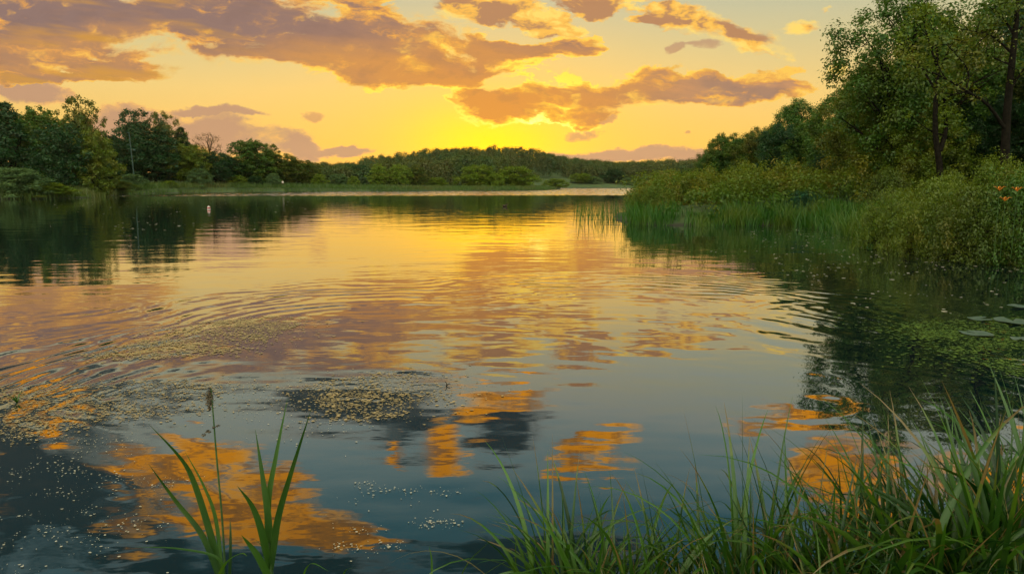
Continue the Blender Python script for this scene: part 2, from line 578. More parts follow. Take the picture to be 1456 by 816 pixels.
ang = np.concatenate([np.arange(-180, -52, 4.0), np.arange(-52, 52, 0.3), np.arange(52, 180, 4.0)])
rad = np.geomspace(0.4, 950, 230)
A_, R_ = np.meshgrid(np.radians(ang), rad)
tx, ty = R_ * np.sin(A_), R_ * np.cos(A_)
tz = ground_z(tx, ty)
na, nr = len(ang), len(rad)
ii, kk = np.meshgrid(np.arange(nr - 1), np.arange(na), indexing="ij")
k2 = (kk + 1) % na
tf = np.stack([ii * na + kk, (ii + 1) * na + kk, (ii + 1) * na + k2, ii * na + k2], -1).reshape(-1, 4)
mg, g2, o2 = new_mat("meadow")
tc = g2.n("ShaderNodeTexCoord").outputs["Object"]
n1 = g2.noise(tc, 0.25, 6.0, 0.6)
n2 = g2.noise(tc, 6.0, 5.0, 0.7)
gc = g2.mix(g2.sm(n1, 0.35, 0.65), (0.035, 0.075, 0.018), (0.075, 0.105, 0.022))
gc = g2.mix(g2.sm(n2, 0.45, 0.75), gc, (0.085, 0.075, 0.03))
pz = g2.sep(tc)[2]
gc = g2.mix(g2.sm(pz, 0.14, 0.02), gc, (0.035, 0.028, 0.018))
pb = g2.n("ShaderNodeBsdfPrincipled")
g2.put(pb.inputs["Base Color"], gc)
pb.inputs["Roughness"].default_value = 0.95
bp = g2.n("ShaderNodeBump")
bp.inputs["Strength"].default_value = 0.6
g2.put(bp.inputs["Height"], n2)
g2.t.links.new(bp.outputs[0], pb.inputs["Normal"])
g2.t.links.new(pb.outputs[0], o2.inputs[0])
tag(link("ground", mesh_np("ground", np.stack([tx, ty, tz], -1).reshape(-1, 3), tf, mat=mg)), kind="structure")

# water sheet
mw, g3, o3 = new_mat("lake_water")
pos = g3.n("ShaderNodeNewGeometry").outputs["Position"]
wx, wy, wz = g3.sep(pos)
dist = g3.v("LENGTH", pos)
# gentle swell plus fine ripple
nA = g3.noise(g3.xyz(g3.m("MULTIPLY", wx, 0.45), wy), 0.75, 3.0, 0.5, dim="2D")
nB = g3.noise(g3.xyz(g3.m("MULTIPLY", wx, 0.5), wy), 4.2, 3.0, 0.55, dim="2D")
nC = g3.noise(g3.xyz(g3.m("MULTIPLY", wx, 0.35), wy), 0.16, 2.0, 0.5, dim="2D")
calm = g3.sm(nC, 0.35, 0.65, 0.35, 1.0)
h = g3.m("MULTIPLY", nA, 0.014)
h = g3.m("ADD", h, g3.m("MULTIPLY", g3.m("MULTIPLY", nB, g3.sm(dist, 4.0, 14.0, 0.0009, 0.0016)), calm))


def rings(cx, cy, lam, r0, r1, amp, seed, lo=0.40):
    wob = g3.noise(g3.v("ADD", pos, (seed, seed, 0)), 0.22, 2.0, 0.5, dim="2D")
    r = g3.v("DISTANCE", pos, (cx, cy, 0.0))
    rw = g3.m("ADD", r, g3.m("MULTIPLY", wob, 3.0))
    s = g3.m("SINE", g3.m("MULTIPLY", rw, 2 * math.pi / lam))
    mid = 0.5 * (r0 + r1)
    win = g3.m("MULTIPLY", g3.sm(r, r0, mid), g3.sm(r, r1, mid))
    md = g3.sm(g3.noise(g3.v("ADD", pos, (seed + 9, 3, 0)), 0.55, 3.0, 0.6, dim="2D"), lo, lo + 0.26)
    return g3.m("MULTIPLY", g3.m("MULTIPLY", s, win), g3.m("MULTIPLY", md, amp))


h = g3.m("ADD", h, rings(0.6, 7.2, 0.40, 3.0, 9.0, 0.0029, 0.0, 0.34))
h = g3.m("ADD", h, rings(1.4, 6.4, 0.27, 3.6, 9.4, 0.0008, 21.0))
h = g3.m("ADD", h, rings(2.5, 14.0, 0.55, 2.0, 12.0, 0.0008, 33.0))
h = g3.m("ADD", h, rings(6.0, 9.0, 0.30, 0.4, 3.6, 0.0022, 4.0))
h = g3.m("ADD", h, rings(-1.0, 6.0, 0.9, 0.5, 9.0, 0.0040, 11.0))
# wind-ruffled lane in front of the far bank
lane_n = g3.noise(g3.xyz(g3.m("MULTIPLY", wx, 0.02), g3.m("MULTIPLY", wy, 0.06)), 1.0, 3.0, 0.6, dim="2D")
edge = g3.m("ADD", wy, g3.m("ADD", g3.m("MULTIPLY", g3.m("SUBTRACT", lane_n, 0.5), 26.0), g3.m("MULTIPLY", wx, -0.25)))
lane = g3.m("MULTIPLY", g3.sm(edge, 112.0, 128.0), g3.sm(wx, -75.0, -58.0))
lane = g3.m("MULTIPLY", lane, g3.sm(g3.noise(g3.xyz(g3.m("MULTIPLY", wx, 0.12), g3.m("MULTIPLY", wy, 0.25)), 1.0, 3.0, 0.6, dim="2D"), 0.25, 0.5, 0.55, 1.0))
ln = g3.v("SUBTRACT", g3.noise(g3.xyz(g3.m("MULTIPLY", wx, 0.9), g3.m("MULTIPLY", wy, 0.45)), 1.0, 2.0, 0.6, dim="2D", col=True), (0.5, 0.5, 0.5))
lsc = g3.m("MULTIPLY", lane, 0.8)
lnx, lny, _q = g3.sep(ln)
lane_n3 = g3.v("NORMALIZE", g3.xyz(g3.m("MULTIPLY", lnx, g3.m("MULTIPLY", lsc, 0.4)), g3.m("SUBTRACT", g3.m("MULTIPLY", lny, lsc), g3.m("MULTIPLY", lane, 0.07)), 1.0))
bw = g3.n("ShaderNodeBump")
g3.put(bw.inputs["Normal"], lane_n3)
bw.inputs["Strength"].default_value = 1.0
bw.inputs["Distance"].default_value = 1.0
g3.put(bw.inputs["Height"], h)
nrm = bw.outputs[0]
gls = g3.n("ShaderNodeBsdfGlossy", distribution="GGX")
g3.put(gls.inputs["Roughness"], g3.m("ADD", g3.m("MULTIPLY", lane, 0.08), 0.016))
gls.inputs["Color"].default_value = (0.97, 0.97, 0.97, 1)
g3.t.links.new(nrm, gls.inputs["Normal"])
dif = g3.n("ShaderNodeBsdfDiffuse")
g3.put(dif.inputs[0], g3.mix(g3.sm(nC, 0.3, 0.7), (0.002, 0.009, 0.012), (0.004, 0.015, 0.017)))
lw = g3.n("ShaderNodeLayerWeight")
lw.inputs["Blend"].default_value = 0.5
facing = lw.outputs["Facing"]          # 1 - cos
fr = g3.m("ADD", 0.05, g3.m("MULTIPLY", g3.m("POWER", facing, 2.9), 0.95), clamp=True)
mxw = g3.n("ShaderNodeMixShader")
g3.put(mxw.inputs[0], fr)
g3.t.links.new(dif.outputs[0], mxw.inputs[1])
g3.t.links.new(gls.outputs[0], mxw.inputs[2])
g3.t.links.new(mxw.outputs[0], o3.inputs[0])
wa = np.array([(-640, -640, 0), (640, -640, 0), (640, 640, 0), (-640, 640, 0)], float)
# several rings of quads so that the sheet is a real mesh
gx = np.linspace(-420, 140, 57)
gy = np.linspace(-40, 380, 43)
GX, GY = np.meshgrid(gx, gy)
wi, wk = np.meshgrid(np.arange(42), np.arange(56), indexing="ij")
wfc = np.stack([wi * 57 + wk, wi * 57 + wk + 1, (wi + 1) * 57 + wk + 1, (wi + 1) * 57 + wk], -1).reshape(-1, 4)
tag(link("water", mesh_np("water", np.stack([GX, GY, GX * 0], -1).reshape(-1, 3), wfc, mat=mw)), kind="structure")


# ------------------------------------------------------------------ foliage generators
def unit(n):
    v = rng.normal(size=(n, 3))
    return v / (np.linalg.norm(v, axis=1)[:, None] + 1e-9)


def leaf_quads(pos, nrm, size, aspect=0.55, down=0.0):
    n = len(pos)
    nrm = nrm / (np.linalg.norm(nrm, axis=1)[:, None] + 1e-9)
    r = unit(n)
    r[:, 2] -= down
    u = np.cross(nrm, np.cross(r, nrm))
    u /= np.linalg.norm(u, axis=1)[:, None] + 1e-9
    w = np.cross(nrm, u)
    s = (size * rng.uniform(0.6, 1.35, n))[:, None]
    a = pos - u * s * 0.5
    b = pos + w * s * 0.5 * aspect + nrm * s * 0.06
    c = pos + u * s * 0.5
    d = pos - w * s * 0.5 * aspect + nrm * s * 0.06
    v = np.stack([a, b, c, d], 1).reshape(-1, 3)
    f = np.arange(4 * n).reshape(n, 4)
    return v, f


def clump_leaves(cents, rads, total, flat=0.8, shell=2.0, up=0.45, jit=0.5):
    """distribute leaves over ellipsoidal clumps"""
    cents = np.asarray(cents)
    rads = np.asarray(rads)
    w = rads ** 2.2
    idx = rng.choice(len(cents), size=total, p=w / w.sum())
    d = unit(total)
    rr = rng.uniform(0, 1, total) ** (1 / shell)
    lump = 1 + 0.25 * np.sin(d[:, 0] * 7 + idx) * np.sin(d[:, 1] * 6 + idx * 2.1) + 0.18 * np.sin(d[:, 2] * 11 + idx)
    off = d * (rr * rads[idx] * lump)[:, None]
    off[:, 2] *= flat
    pos = cents[idx] + off
    nr = d * 0.7 + unit(total) * jit
    nr[:, 2] += up
    t = np.clip(rng.normal(0.45, 0.22, total) + 0.18 * np.sin(idx * 12.9898), 0, 1)
    return pos, nr, t


def envelope(shape, t):
    t = np.clip(t, 0, 1)
    if shape == "round":
        return np.sqrt(np.clip(1 - (2 * t - 1) ** 2, 0, 1))
    if shape == "dome":
        return np.sqrt(np.clip(1 - t ** 2, 0, 1))
    if shape == "ovoid":
        return np.clip(np.sin(math.pi * t ** 0.75) ** 0.8, 0, 1)
    if shape == "conic":
        return np.clip((1 - t) ** 0.75 * np.minimum(1, t * 6 + 0.5), 0.03, 1)
    if shape == "vase":
        return np.clip(np.sin(math.pi * t ** 1.25) ** 0.7, 0, 1)
    return np.ones_like(t)


def tree_meshes(name, H=12.0, Rc=4.0, base=0.2, nclump=40, leaves=9000, leaf=0.3, shape="round", clump=(0.2, 0.34), trunk_r=0.2, nlimb=14, shell=2.0, inner=0.5, flat=0.8, lean=0.0, drop=0.0):
    t = rng.uniform(0.02, 0.97, nclump)
    t = np.sort(t)
    a = np.arange(nclump) * 2.39996 + rng.uniform(-0.5, 0.5, nclump)
    rr = envelope(shape, t) * Rc * (inner + (1 - inner) * rng.uniform(0, 1, nclump) ** 0.6) * rng.uniform(0.75, 1.12, nclump)
    z = H * (base + (1 - base) * t * 0.93)
    cx = np.cos(a) * rr + lean * t * Rc
    cy = np.sin(a) * rr
    cents = np.stack([cx, cy, z], 1)
    rads = Rc * rng.uniform(*clump, nclump) * (0.7 + 0.3 * envelope(shape, t))
    # crown core so that it is not hollow
    nc2 = max(4, nclump // 6)
    tt = rng.uniform(0.1, 0.8, nc2)
    core = np.stack([rng.normal(0, 0.18, nc2) * Rc + lean * tt * Rc, rng.normal(0, 0.18, nc2) * Rc, H * (base + (1 - base) * tt)], 1)
    cents2 = np.concatenate([cents, core])
    rads2 = np.concatenate([rads, np.full(nc2, Rc * 0.38) * envelope(shape, tt)])
    p, nr, tn = clump_leaves(cents2, np.maximum(rads2, 0.12 * Rc), leaves, flat, shell)
    p[:, 2] = np.maximum(p[:, 2], 0.05)
    v, f = leaf_quads(p, nr, leaf, down=drop)
    crown = mesh_np(name + "_crown", v, f, 4, False, tn)
    mb = MB()
    top = H * 0.86
    zs = np.linspace(-0.4, top, 12)
    bend = np.cumsum(rng.normal(0, 0.012 * H / 3, (12, 2)), 0)
    bend[0:2] = 0
    bend[:, 0] += lean * np.clip((zs / H - base) / (1 - base), 0, 1) * Rc * 0.6
    tp = np.concatenate([bend, zs[:, None]], 1)
    tr = trunk_r * (1 - 0.92 * np.linspace(0, 1, 12)) ** 0.9
    tr[0] *= 1.35
    mb.tube(tp, tr, 8)
    order = rng.permutation(nclump)[:nlimb]
    for k in order:
        c = cents[k]
        zb = np.clip(c[2] - 0.25 * H * rng.uniform(0.5, 1.1) - 0.3 * rr[k], 0.12 * H, top * 0.95)
        q = np.interp(zb, zs, np.arange(12))
        i0 = int(min(q, 10))
        st_ = tp[i0] + (tp[i0 + 1] - tp[i0]) * (q - i0)
        r0 = np.interp(zb, zs, tr) * 0.55
        mid_ = (st_ + c) / 2 + np.array([0, 0, 0.04 * H]) + rng.normal(0, 0.03 * H, 3)
        pts = spline([st_, mid_, c], 8)
        mb.tube(pts, np.linspace(r0, 0.015 * H / 12 + 0.004, len(pts)), 5)
        for _ in range(3):
            j = rng.integers(3, len(pts) - 1)
            e = c + rng.normal(0, 1, 3) * rads[k] * 0.8
            tw = spline([pts[j], (pts[j] + e) / 2 + rng.normal(0, 0.02 * H, 3), e], 5)
            mb.tube(tw, np.linspace(r0 * 0.35, 0.004, len(tw)), 4)
    trunk = mb.mesh(name + "_trunk", M["bark"])
    crown.materials.append(M["leaf_mid"])
    return trunk, crown


def place_tree(meshes, name, px, Y, top_py, width_px, label, cat="tree", mat="leaf_mid", group=None, rz=None, Hc=12.0, Rc=4.0, z=None, depth=None):
    """size the copy so that its crown spans width_px and reaches top_py when it stands at distance Y"""
    Xc = tang(px, 262)[0] * Y
    zb = float(ground_z(np.array([Xc]), np.array([Y]))[0]) if z is None else z
    H = at(px, top_py, Y)[2] - zb
    wr = width_px / F0 * Y / 2
    o = empty(name, (Xc, Y, zb - 0.05), rng.uniform(0, 6.28) if rz is None else rz, (wr / Rc, wr / Rc if depth is None else depth, H / Hc))
    tag(o, label, cat, group)
    tr = link("trunk", meshes[0], o)
    cr = link("crown", meshes[1], o)
    cr.material_slots[0].link = "OBJECT"
    cr.material_slots[0].material = M[mat]
    return o


V = {}
V["round"] = tree_meshes("round_tree", shape="round", base=0.02, nclump=130, leaves=20000, leaf=0.30, clump=(0.11, 0.22))
V["broad"] = tree_meshes("broad_tree", shape="dome", base=0.03, nclump=130, leaves=20000, leaf=0.30, clump=(0.11, 0.22))
V["ovoid"] = tree_meshes("ovoid_tree", shape="ovoid", base=0.0, nclump=130, leaves=20000, leaf=0.30, clump=(0.11, 0.22))
V["airy"] = tree_meshes("airy_tree", shape="vase", base=0.10, nclump=110, leaves=15000, leaf=0.27, clump=(0.08, 0.18), nlimb=30)
V["conic"] = tree_meshes("conic_tree", shape="conic", base=0.03, nclump=120, leaves=16000, leaf=0.27, clump=(0.10, 0.20), nlimb=24)
V["bare"] = tree_meshes("bare_tree", shape="vase", base=0.3, nclump=46, leaves=1500, leaf=0.24, clump=(0.12, 0.2), nlimb=46)
V["shrub"] = tree_meshes("shrub", shape="dome", base=0.0, nclump=64, leaves=13000, leaf=0.32, clump=(0.16, 0.26), trunk_r=0.12, flat=1.2, inner=0.6)
V["willow"] = tree_meshes("willow", shape="dome", base=0.0, nclump=60, leaves=14000, leaf=0.36, clump=(0.18, 0.28), trunk_r=0.2, flat=1.4, inner=0.65, drop=0.8)

# ---- left bank
LB = "trees on the left bank"
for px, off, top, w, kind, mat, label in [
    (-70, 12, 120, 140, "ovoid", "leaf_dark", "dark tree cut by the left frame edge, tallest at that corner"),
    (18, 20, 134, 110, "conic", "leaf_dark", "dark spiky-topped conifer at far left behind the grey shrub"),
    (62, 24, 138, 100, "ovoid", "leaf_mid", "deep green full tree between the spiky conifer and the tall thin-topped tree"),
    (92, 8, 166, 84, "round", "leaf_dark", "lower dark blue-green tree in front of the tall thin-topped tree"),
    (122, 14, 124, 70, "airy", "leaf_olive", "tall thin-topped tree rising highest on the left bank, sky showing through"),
    (138, 5, 172, 72, "ovoid", "leaf_sungold", "yellow-green tree at the right end of the leftmost clump"),
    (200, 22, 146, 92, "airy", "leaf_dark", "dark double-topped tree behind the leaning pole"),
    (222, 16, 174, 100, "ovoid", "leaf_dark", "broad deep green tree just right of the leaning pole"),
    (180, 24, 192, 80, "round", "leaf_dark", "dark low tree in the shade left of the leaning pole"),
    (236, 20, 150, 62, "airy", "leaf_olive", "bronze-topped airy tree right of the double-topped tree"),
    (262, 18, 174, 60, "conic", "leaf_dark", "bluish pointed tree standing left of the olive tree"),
    (272, 8, 200, 62, "round", "leaf_sungold", "olive green tree with yellow top below the pointed tree"),
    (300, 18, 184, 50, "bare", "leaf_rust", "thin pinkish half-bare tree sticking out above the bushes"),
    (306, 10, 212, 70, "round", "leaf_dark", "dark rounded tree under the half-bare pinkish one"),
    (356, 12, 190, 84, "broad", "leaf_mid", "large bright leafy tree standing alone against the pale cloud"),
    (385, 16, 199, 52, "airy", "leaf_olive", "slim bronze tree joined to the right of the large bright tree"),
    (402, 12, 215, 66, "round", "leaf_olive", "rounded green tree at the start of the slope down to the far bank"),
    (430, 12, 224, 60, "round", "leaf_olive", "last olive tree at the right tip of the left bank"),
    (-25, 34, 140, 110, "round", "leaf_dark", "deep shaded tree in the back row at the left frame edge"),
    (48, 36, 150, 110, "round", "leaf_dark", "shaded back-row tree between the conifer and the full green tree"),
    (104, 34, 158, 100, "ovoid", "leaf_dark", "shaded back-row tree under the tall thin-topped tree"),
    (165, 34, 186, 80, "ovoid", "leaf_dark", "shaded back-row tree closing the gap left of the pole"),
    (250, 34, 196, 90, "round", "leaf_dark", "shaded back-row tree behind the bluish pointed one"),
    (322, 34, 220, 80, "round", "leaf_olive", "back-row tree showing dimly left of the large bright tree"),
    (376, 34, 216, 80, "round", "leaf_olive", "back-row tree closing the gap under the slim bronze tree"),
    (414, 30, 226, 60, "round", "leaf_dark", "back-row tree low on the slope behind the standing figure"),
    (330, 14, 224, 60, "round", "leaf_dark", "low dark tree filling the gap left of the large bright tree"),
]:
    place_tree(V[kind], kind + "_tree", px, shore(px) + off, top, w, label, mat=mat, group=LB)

SB = "shrubs along the left bank"
for px, off, top, w, kind, mat, label in [
    (22, 1.0, 235, 96, "shrub", "leaf_grey", "wide grey-green shrub at the left frame edge by the water"),
    (66, 0.8, 258, 80, "shrub", "leaf_willow", "low ragged green shrub beside the wide grey-green one"),
    (163, 0.8, 256, 66, "shrub", "leaf_olive", "flat brownish mound of brush at the water's edge"),
    (189, 6, 246, 42, "willow", "leaf_grey", "pale dome-shaped shrub at the foot of the leaning pole"),
    (242, 3, 256, 26, "shrub", "leaf_willow", "small shrub on the grass right of the dome-shaped one"),
    (284, 4, 237, 40, "shrub", "leaf_grey", "dusky blue-green shrub under the olive tree"),
    (338, 5, 248, 32, "shrub", "leaf_willow", "bright green low bush left of the pair under the large tree"),
    (364, 5, 249, 30, "shrub", "leaf_dark", "dull green low bush under the right half of the large tree"),
    (388, 4, 245, 26, "shrub", "leaf_grey", "small pointed grey bush next to the standing figure"),
    (455, 6, 246, 28, "shrub", "leaf_willow", "yellow-green bush at the tip of the left bank"),
]:
    place_tree(V[kind], "bush", px, shore(px) + off, top, w, label, cat="bush", mat=mat, group=SB)

# ---- far bank trees and willows
FB = "trees and willows on the far bank"
for px, off, top, w, kind, mat, label in [
    (481, 14, 246, 40, "shrub", "leaf_grey", "greyish flat-topped willow at the left start of the far bank"),
    (503, 10, 249, 20, "shrub", "leaf_willow", "small round bush right of the greyish willow"),
    (513, 34, 232, 42, "round", "leaf_dark", "dark blue-green tree behind the small round bush"),
    (539, 16, 229, 36, "ovoid", "leaf_willow", "light green tree with a narrow top on the far bank"),
    (568, 14, 231, 38, "round", "leaf_willow", "rounded tree in the middle of three on the far bank"),
    (593, 17, 230, 34, "ovoid", "leaf_olive", "taller rounded tree, rightmost of three on the far bank"),
    (622, 18, 251, 40, "shrub", "leaf_willow", "low spreading bush in the gap left of the glowing willows"),
    (680, 16, 232, 66, "willow", "leaf_willow", "wide yellow-green willow under the setting sun, left one"),
    (704, 8, 245, 30, "willow", "leaf_willow", "small glowing round willow in front of the two wide ones"),
    (732, 17, 234, 70, "willow", "leaf_willow", "wide yellow-green willow sloping down to the right"),
    (790, 14, 253, 44, "shrub", "leaf_willow", "low willow right of the glowing group near the bay"),
    (826, 10, 245, 38, "round", "leaf_willow", "rounded bright tree left of the middle of the far bay"),
    (842, 6, 250, 30, "shrub", "leaf_grey", "pale round willow at the middle of the far bay"),
    (872, 14, 238, 38, "ovoid", "leaf_dark", "taller dark tree at the back of the far bay"),
    (893, 6, 252, 26, "shrub", "leaf_grey", "small rounded willow in the far bay"),
    (918, 6, 250, 34, "shrub", "leaf_grey", "pale rounded willow next to the reed bed"),
    (945, 14, 240, 46, "round", "leaf_willow", "green tree behind the tip of the reed bed"),
    (980, 16, 236, 48, "ovoid", "leaf_dark", "dark tree beside the right wood, behind the reeds"),
]:
    place_tree(V[kind], "willow" if kind in ("willow", "shrub") else kind + "_tree", px, shore(px, 150.0) + off, top, w, label, mat=mat, group=FB)

# ---- the wooded hill beyond: one mass
ft = []
for i in range(640):
    px = rng.uniform(420, 1040)
    Y = rng.uniform(shore(px, 150.0) + 20, 505)
    Xc = tang(px, 262)[0] * Y
    if lake_sd(np.array([Xc]), np.array([Y]))[0] < 22:
        continue
    ft.append((Xc, Y, px))
mbf_v, mbf_f, mbf_t, nn = [], [], [], 0
trk = MB()
PROF = np.array([(400, 236), (430, 233), (500, 227), (540, 219), (600, 212), (700, 207), (752, 207), (790, 221), (850, 232), (900, 229), (960, 226), (1050, 221)], float)
for k, (Xc, Y, px) in enumerate(ft):
    zb = float(ground_z(np.array([Xc]), np.array([Y]))[0])
    tp_ = np.interp(px, PROF[:, 0], PROF[:, 1]) + rng.uniform(0, 7) + 16 * np.clip((400 - Y) / 200, 0, 1)
    H = float(np.clip(at(px, tp_, Y)[2] - zb, 5.0, 17.0))
    Rc = rng.uniform(4.0, 7.0)
    nc = 22
    t = rng.uniform(0, 1, nc)
    a = rng.uniform(0, 6.28, nc)
    rr = envelope("dome", t) * Rc * rng.uniform(0.55, 0.85, nc)
    c = np.stack([Xc + np.cos(a) * rr, Y + np.sin(a) * rr, zb + H * (0.1 + 0.85 * t)], 1)
    p, nr, tn = clump_leaves(c, Rc * rng.uniform(0.24, 0.38, nc), 1300, 0.85, up=0.6, jit=0.35)
    v, f = leaf_quads(p, nr, 0.62, 0.7)
    mbf_v.append(v); mbf_f.append(f + nn); nn += len(v)
    mbf_t.append(np.clip(tn * 0.4 + rng.uniform(-0.1, 0.75), 0, 1))
me = mesh_np("forest", np.concatenate(mbf_v), np.concatenate(mbf_f), 4, False, np.concatenate(mbf_t), leaf_mat("leaf_far", (0.030, 0.075, 0.022), (0.095, 0.110, 0.020), (0.085, 0.085, 0.020), patch=0.03))
tag(link("forest", me), "dark wooded hill of merging tree crowns beyond the far bank", "forest", kind="stuff")


# ------------------------------------------------------------------ grass blades in bulk (vectorised)
def blades(base, height, width, lean, droop, seg=4, tint=None, az=None, fold=True):
    """many curved blades at once; returns verts, quads, tint"""
    n = len(base)
    az = rng.uniform(0, 2 * math.pi, n) if az is None else az
    dirh = np.stack([np.cos(az), np.sin(az), np.zeros(n)], 1)
    sd_ = rng.uniform(0, 2 * math.pi, n)
    side = np.stack([np.cos(sd_), np.sin(sd_), np.zeros(n)], 1)
    rows = []
    for k in range(seg + 1):
        s = k / seg
        out = lean * s + droop * s ** 2.4
        up = s - 0.45 * droop * s ** 3.0
        c = base + dirh * (out * height)[:, None] + np.array([0, 0, 1.0]) * (up * height)[:, None]
        w = width * 0.5 * max(0.04, min(1, 0.6 + s * 2) * (1 - s ** 2))
        rows.append(np.stack([c - side * w[:, None], c + side * w[:, None]], 1))
    v = np.stack(rows, 1)          # n, seg+1, 2, 3
    nvp = (seg + 1) * 2
    v = v.reshape(-1, 3)
    f = []
    for k in range(seg):
        a = k * 2
        f.append((a, a + 1, a + 3, a + 2))
    f = np.array(f)[None] + (np.arange(n) * nvp)[:, None, None]
    tn = np.clip(rng.normal(0.45, 0.25, n), 0, 1) if tint is None else tint
    return v, f.reshape(-1, 4), np.repeat(tn, seg)


def scatter_band(n, x0, x1, y0, y1, dmin, dmax):
    out = []
    tot = 0
    while tot < n:
        x = rng.uniform(x0, x1, 6000)
        y = rng.uniform(y0, y1, 6000)
        d = lake_sd(x, y)
        k = (d > dmin) & (d < dmax)
        out.append(np.stack([x[k], y[k]], 1))
        tot += k.sum()
    p = np.concatenate(out)[:n]
    z = ground_z(p[:, 0], p[:, 1])
    return np.concatenate([p, np.maximum(z, -0.3)[:, None]], 1)


# grassy margin along the left and far banks
b = scatter_band(22000, -82, 24, 80, 240, -1.0, 6)
v, f, t = blades(b, rng.uniform(0.6, 1.4, len(b)), rng.uniform(0.08, 0.16, len(b)), rng.uniform(0, 0.3, len(b)), rng.uniform(0, 0.3, len(b)), 2)
tag(link("bank_grass", mesh_np("bank_grass", v, f, 4, False, t, leaf_mat("bank_green", (0.055, 0.12, 0.02), (0.11, 0.16, 0.03), (0.12, 0.13, 0.03), trans=0.4, patch=0.08))),
    "strip of tall green grass along the left and far waterline", "grass", kind="stuff")

# ------------------------------------------------------------------ right bank: reed bed and herbs
b = scatter_band(11000, 4.5, 15, 30.2, 48, -0.8, 1.6)
b = b[b[:, 0] / b[:, 1] > tang(900, 262)[0] + rng.normal(0, 0.006, len(b))]
b = b[(np.sin(b[:, 0] * 3.1 + 2 * np.sin(b[:, 1] * 1.3)) + np.sin(b[:, 0] * 1.37 + 0.8) + rng.uniform(-1.3, 1.3, len(b))) > -0.45]
hv = 0.62 + 0.55 * np.sin(b[:, 0] * 1.9) * np.sin(b[:, 0] * 0.77 + 1) + rng.uniform(-0.25, 0.4, len(b))
v, f, t = blades(b, np.maximum(hv, 0.35), rng.uniform(0.022, 0.042, len(b)), rng.uniform(0, 0.2, len(b)), rng.uniform(0, 0.45, len(b)), 4)
tag(link("reeds", mesh_np("reeds", v, f, 4, False, t, M["reed"])), "dense green reed bed edging the right bank's point", "reeds", kind="stuff")

# sparse rushes standing in open water off the reed bed
n = 420
px = 815 + (rng.uniform(0, 1, n) ** 0.7) * 95
pts = np.array([on_water(a, q) for a, q in zip(px, rng.uniform(296, 318, n))])
v, f, t = blades(pts - np.array([0, 0, 0.3]), rng.uniform(0.7, 1.5, n), rng.uniform(0.02, 0.035, n), rng.uniform(0, 0.15, n), rng.uniform(0, 0.2, n), 3)
tag(link("rushes", mesh_np("rushes", v, f, 4, False, t, M["reed"])), "thin scattered rushes standing in the water off the reed bed", "rushes", kind="stuff")

# tall leafy herbs with golden tops behind the reeds
b = scatter_band(620, 5.5, 26, 31.5, 62, 0.5, 22)
cents, rads = [], []
for q in b:
    hgt = rng.choice([0.9, 1.3, 1.6, 2.1, 2.5], p=[.2, .3, .25, .18, .07])
    for k in range(3):
        cents.append(q + np.array([rng.normal(0, 0.25), rng.normal(0, 0.25), hgt * rng.uniform(0.35, 1.0)]))
        rads.append(rng.uniform(0.3, 0.55))
p, nr, tn = clump_leaves(cents, rads, 90000, 0.9, up=0.7)
tn = np.clip(tn * 0.5 + 0.5 * np.clip((p[:, 2] - 1.2) / 1.6, 0, 1), 0, 1)
v, f = leaf_quads(p, nr, 0.15, 0.5)
tag(link("undergrowth", mesh_np("undergrowth", v, f, 4, False, tn, M["herb"])), "tall leafy herbs with yellowish tops behind the reed bed", "undergrowth", kind="stuff")

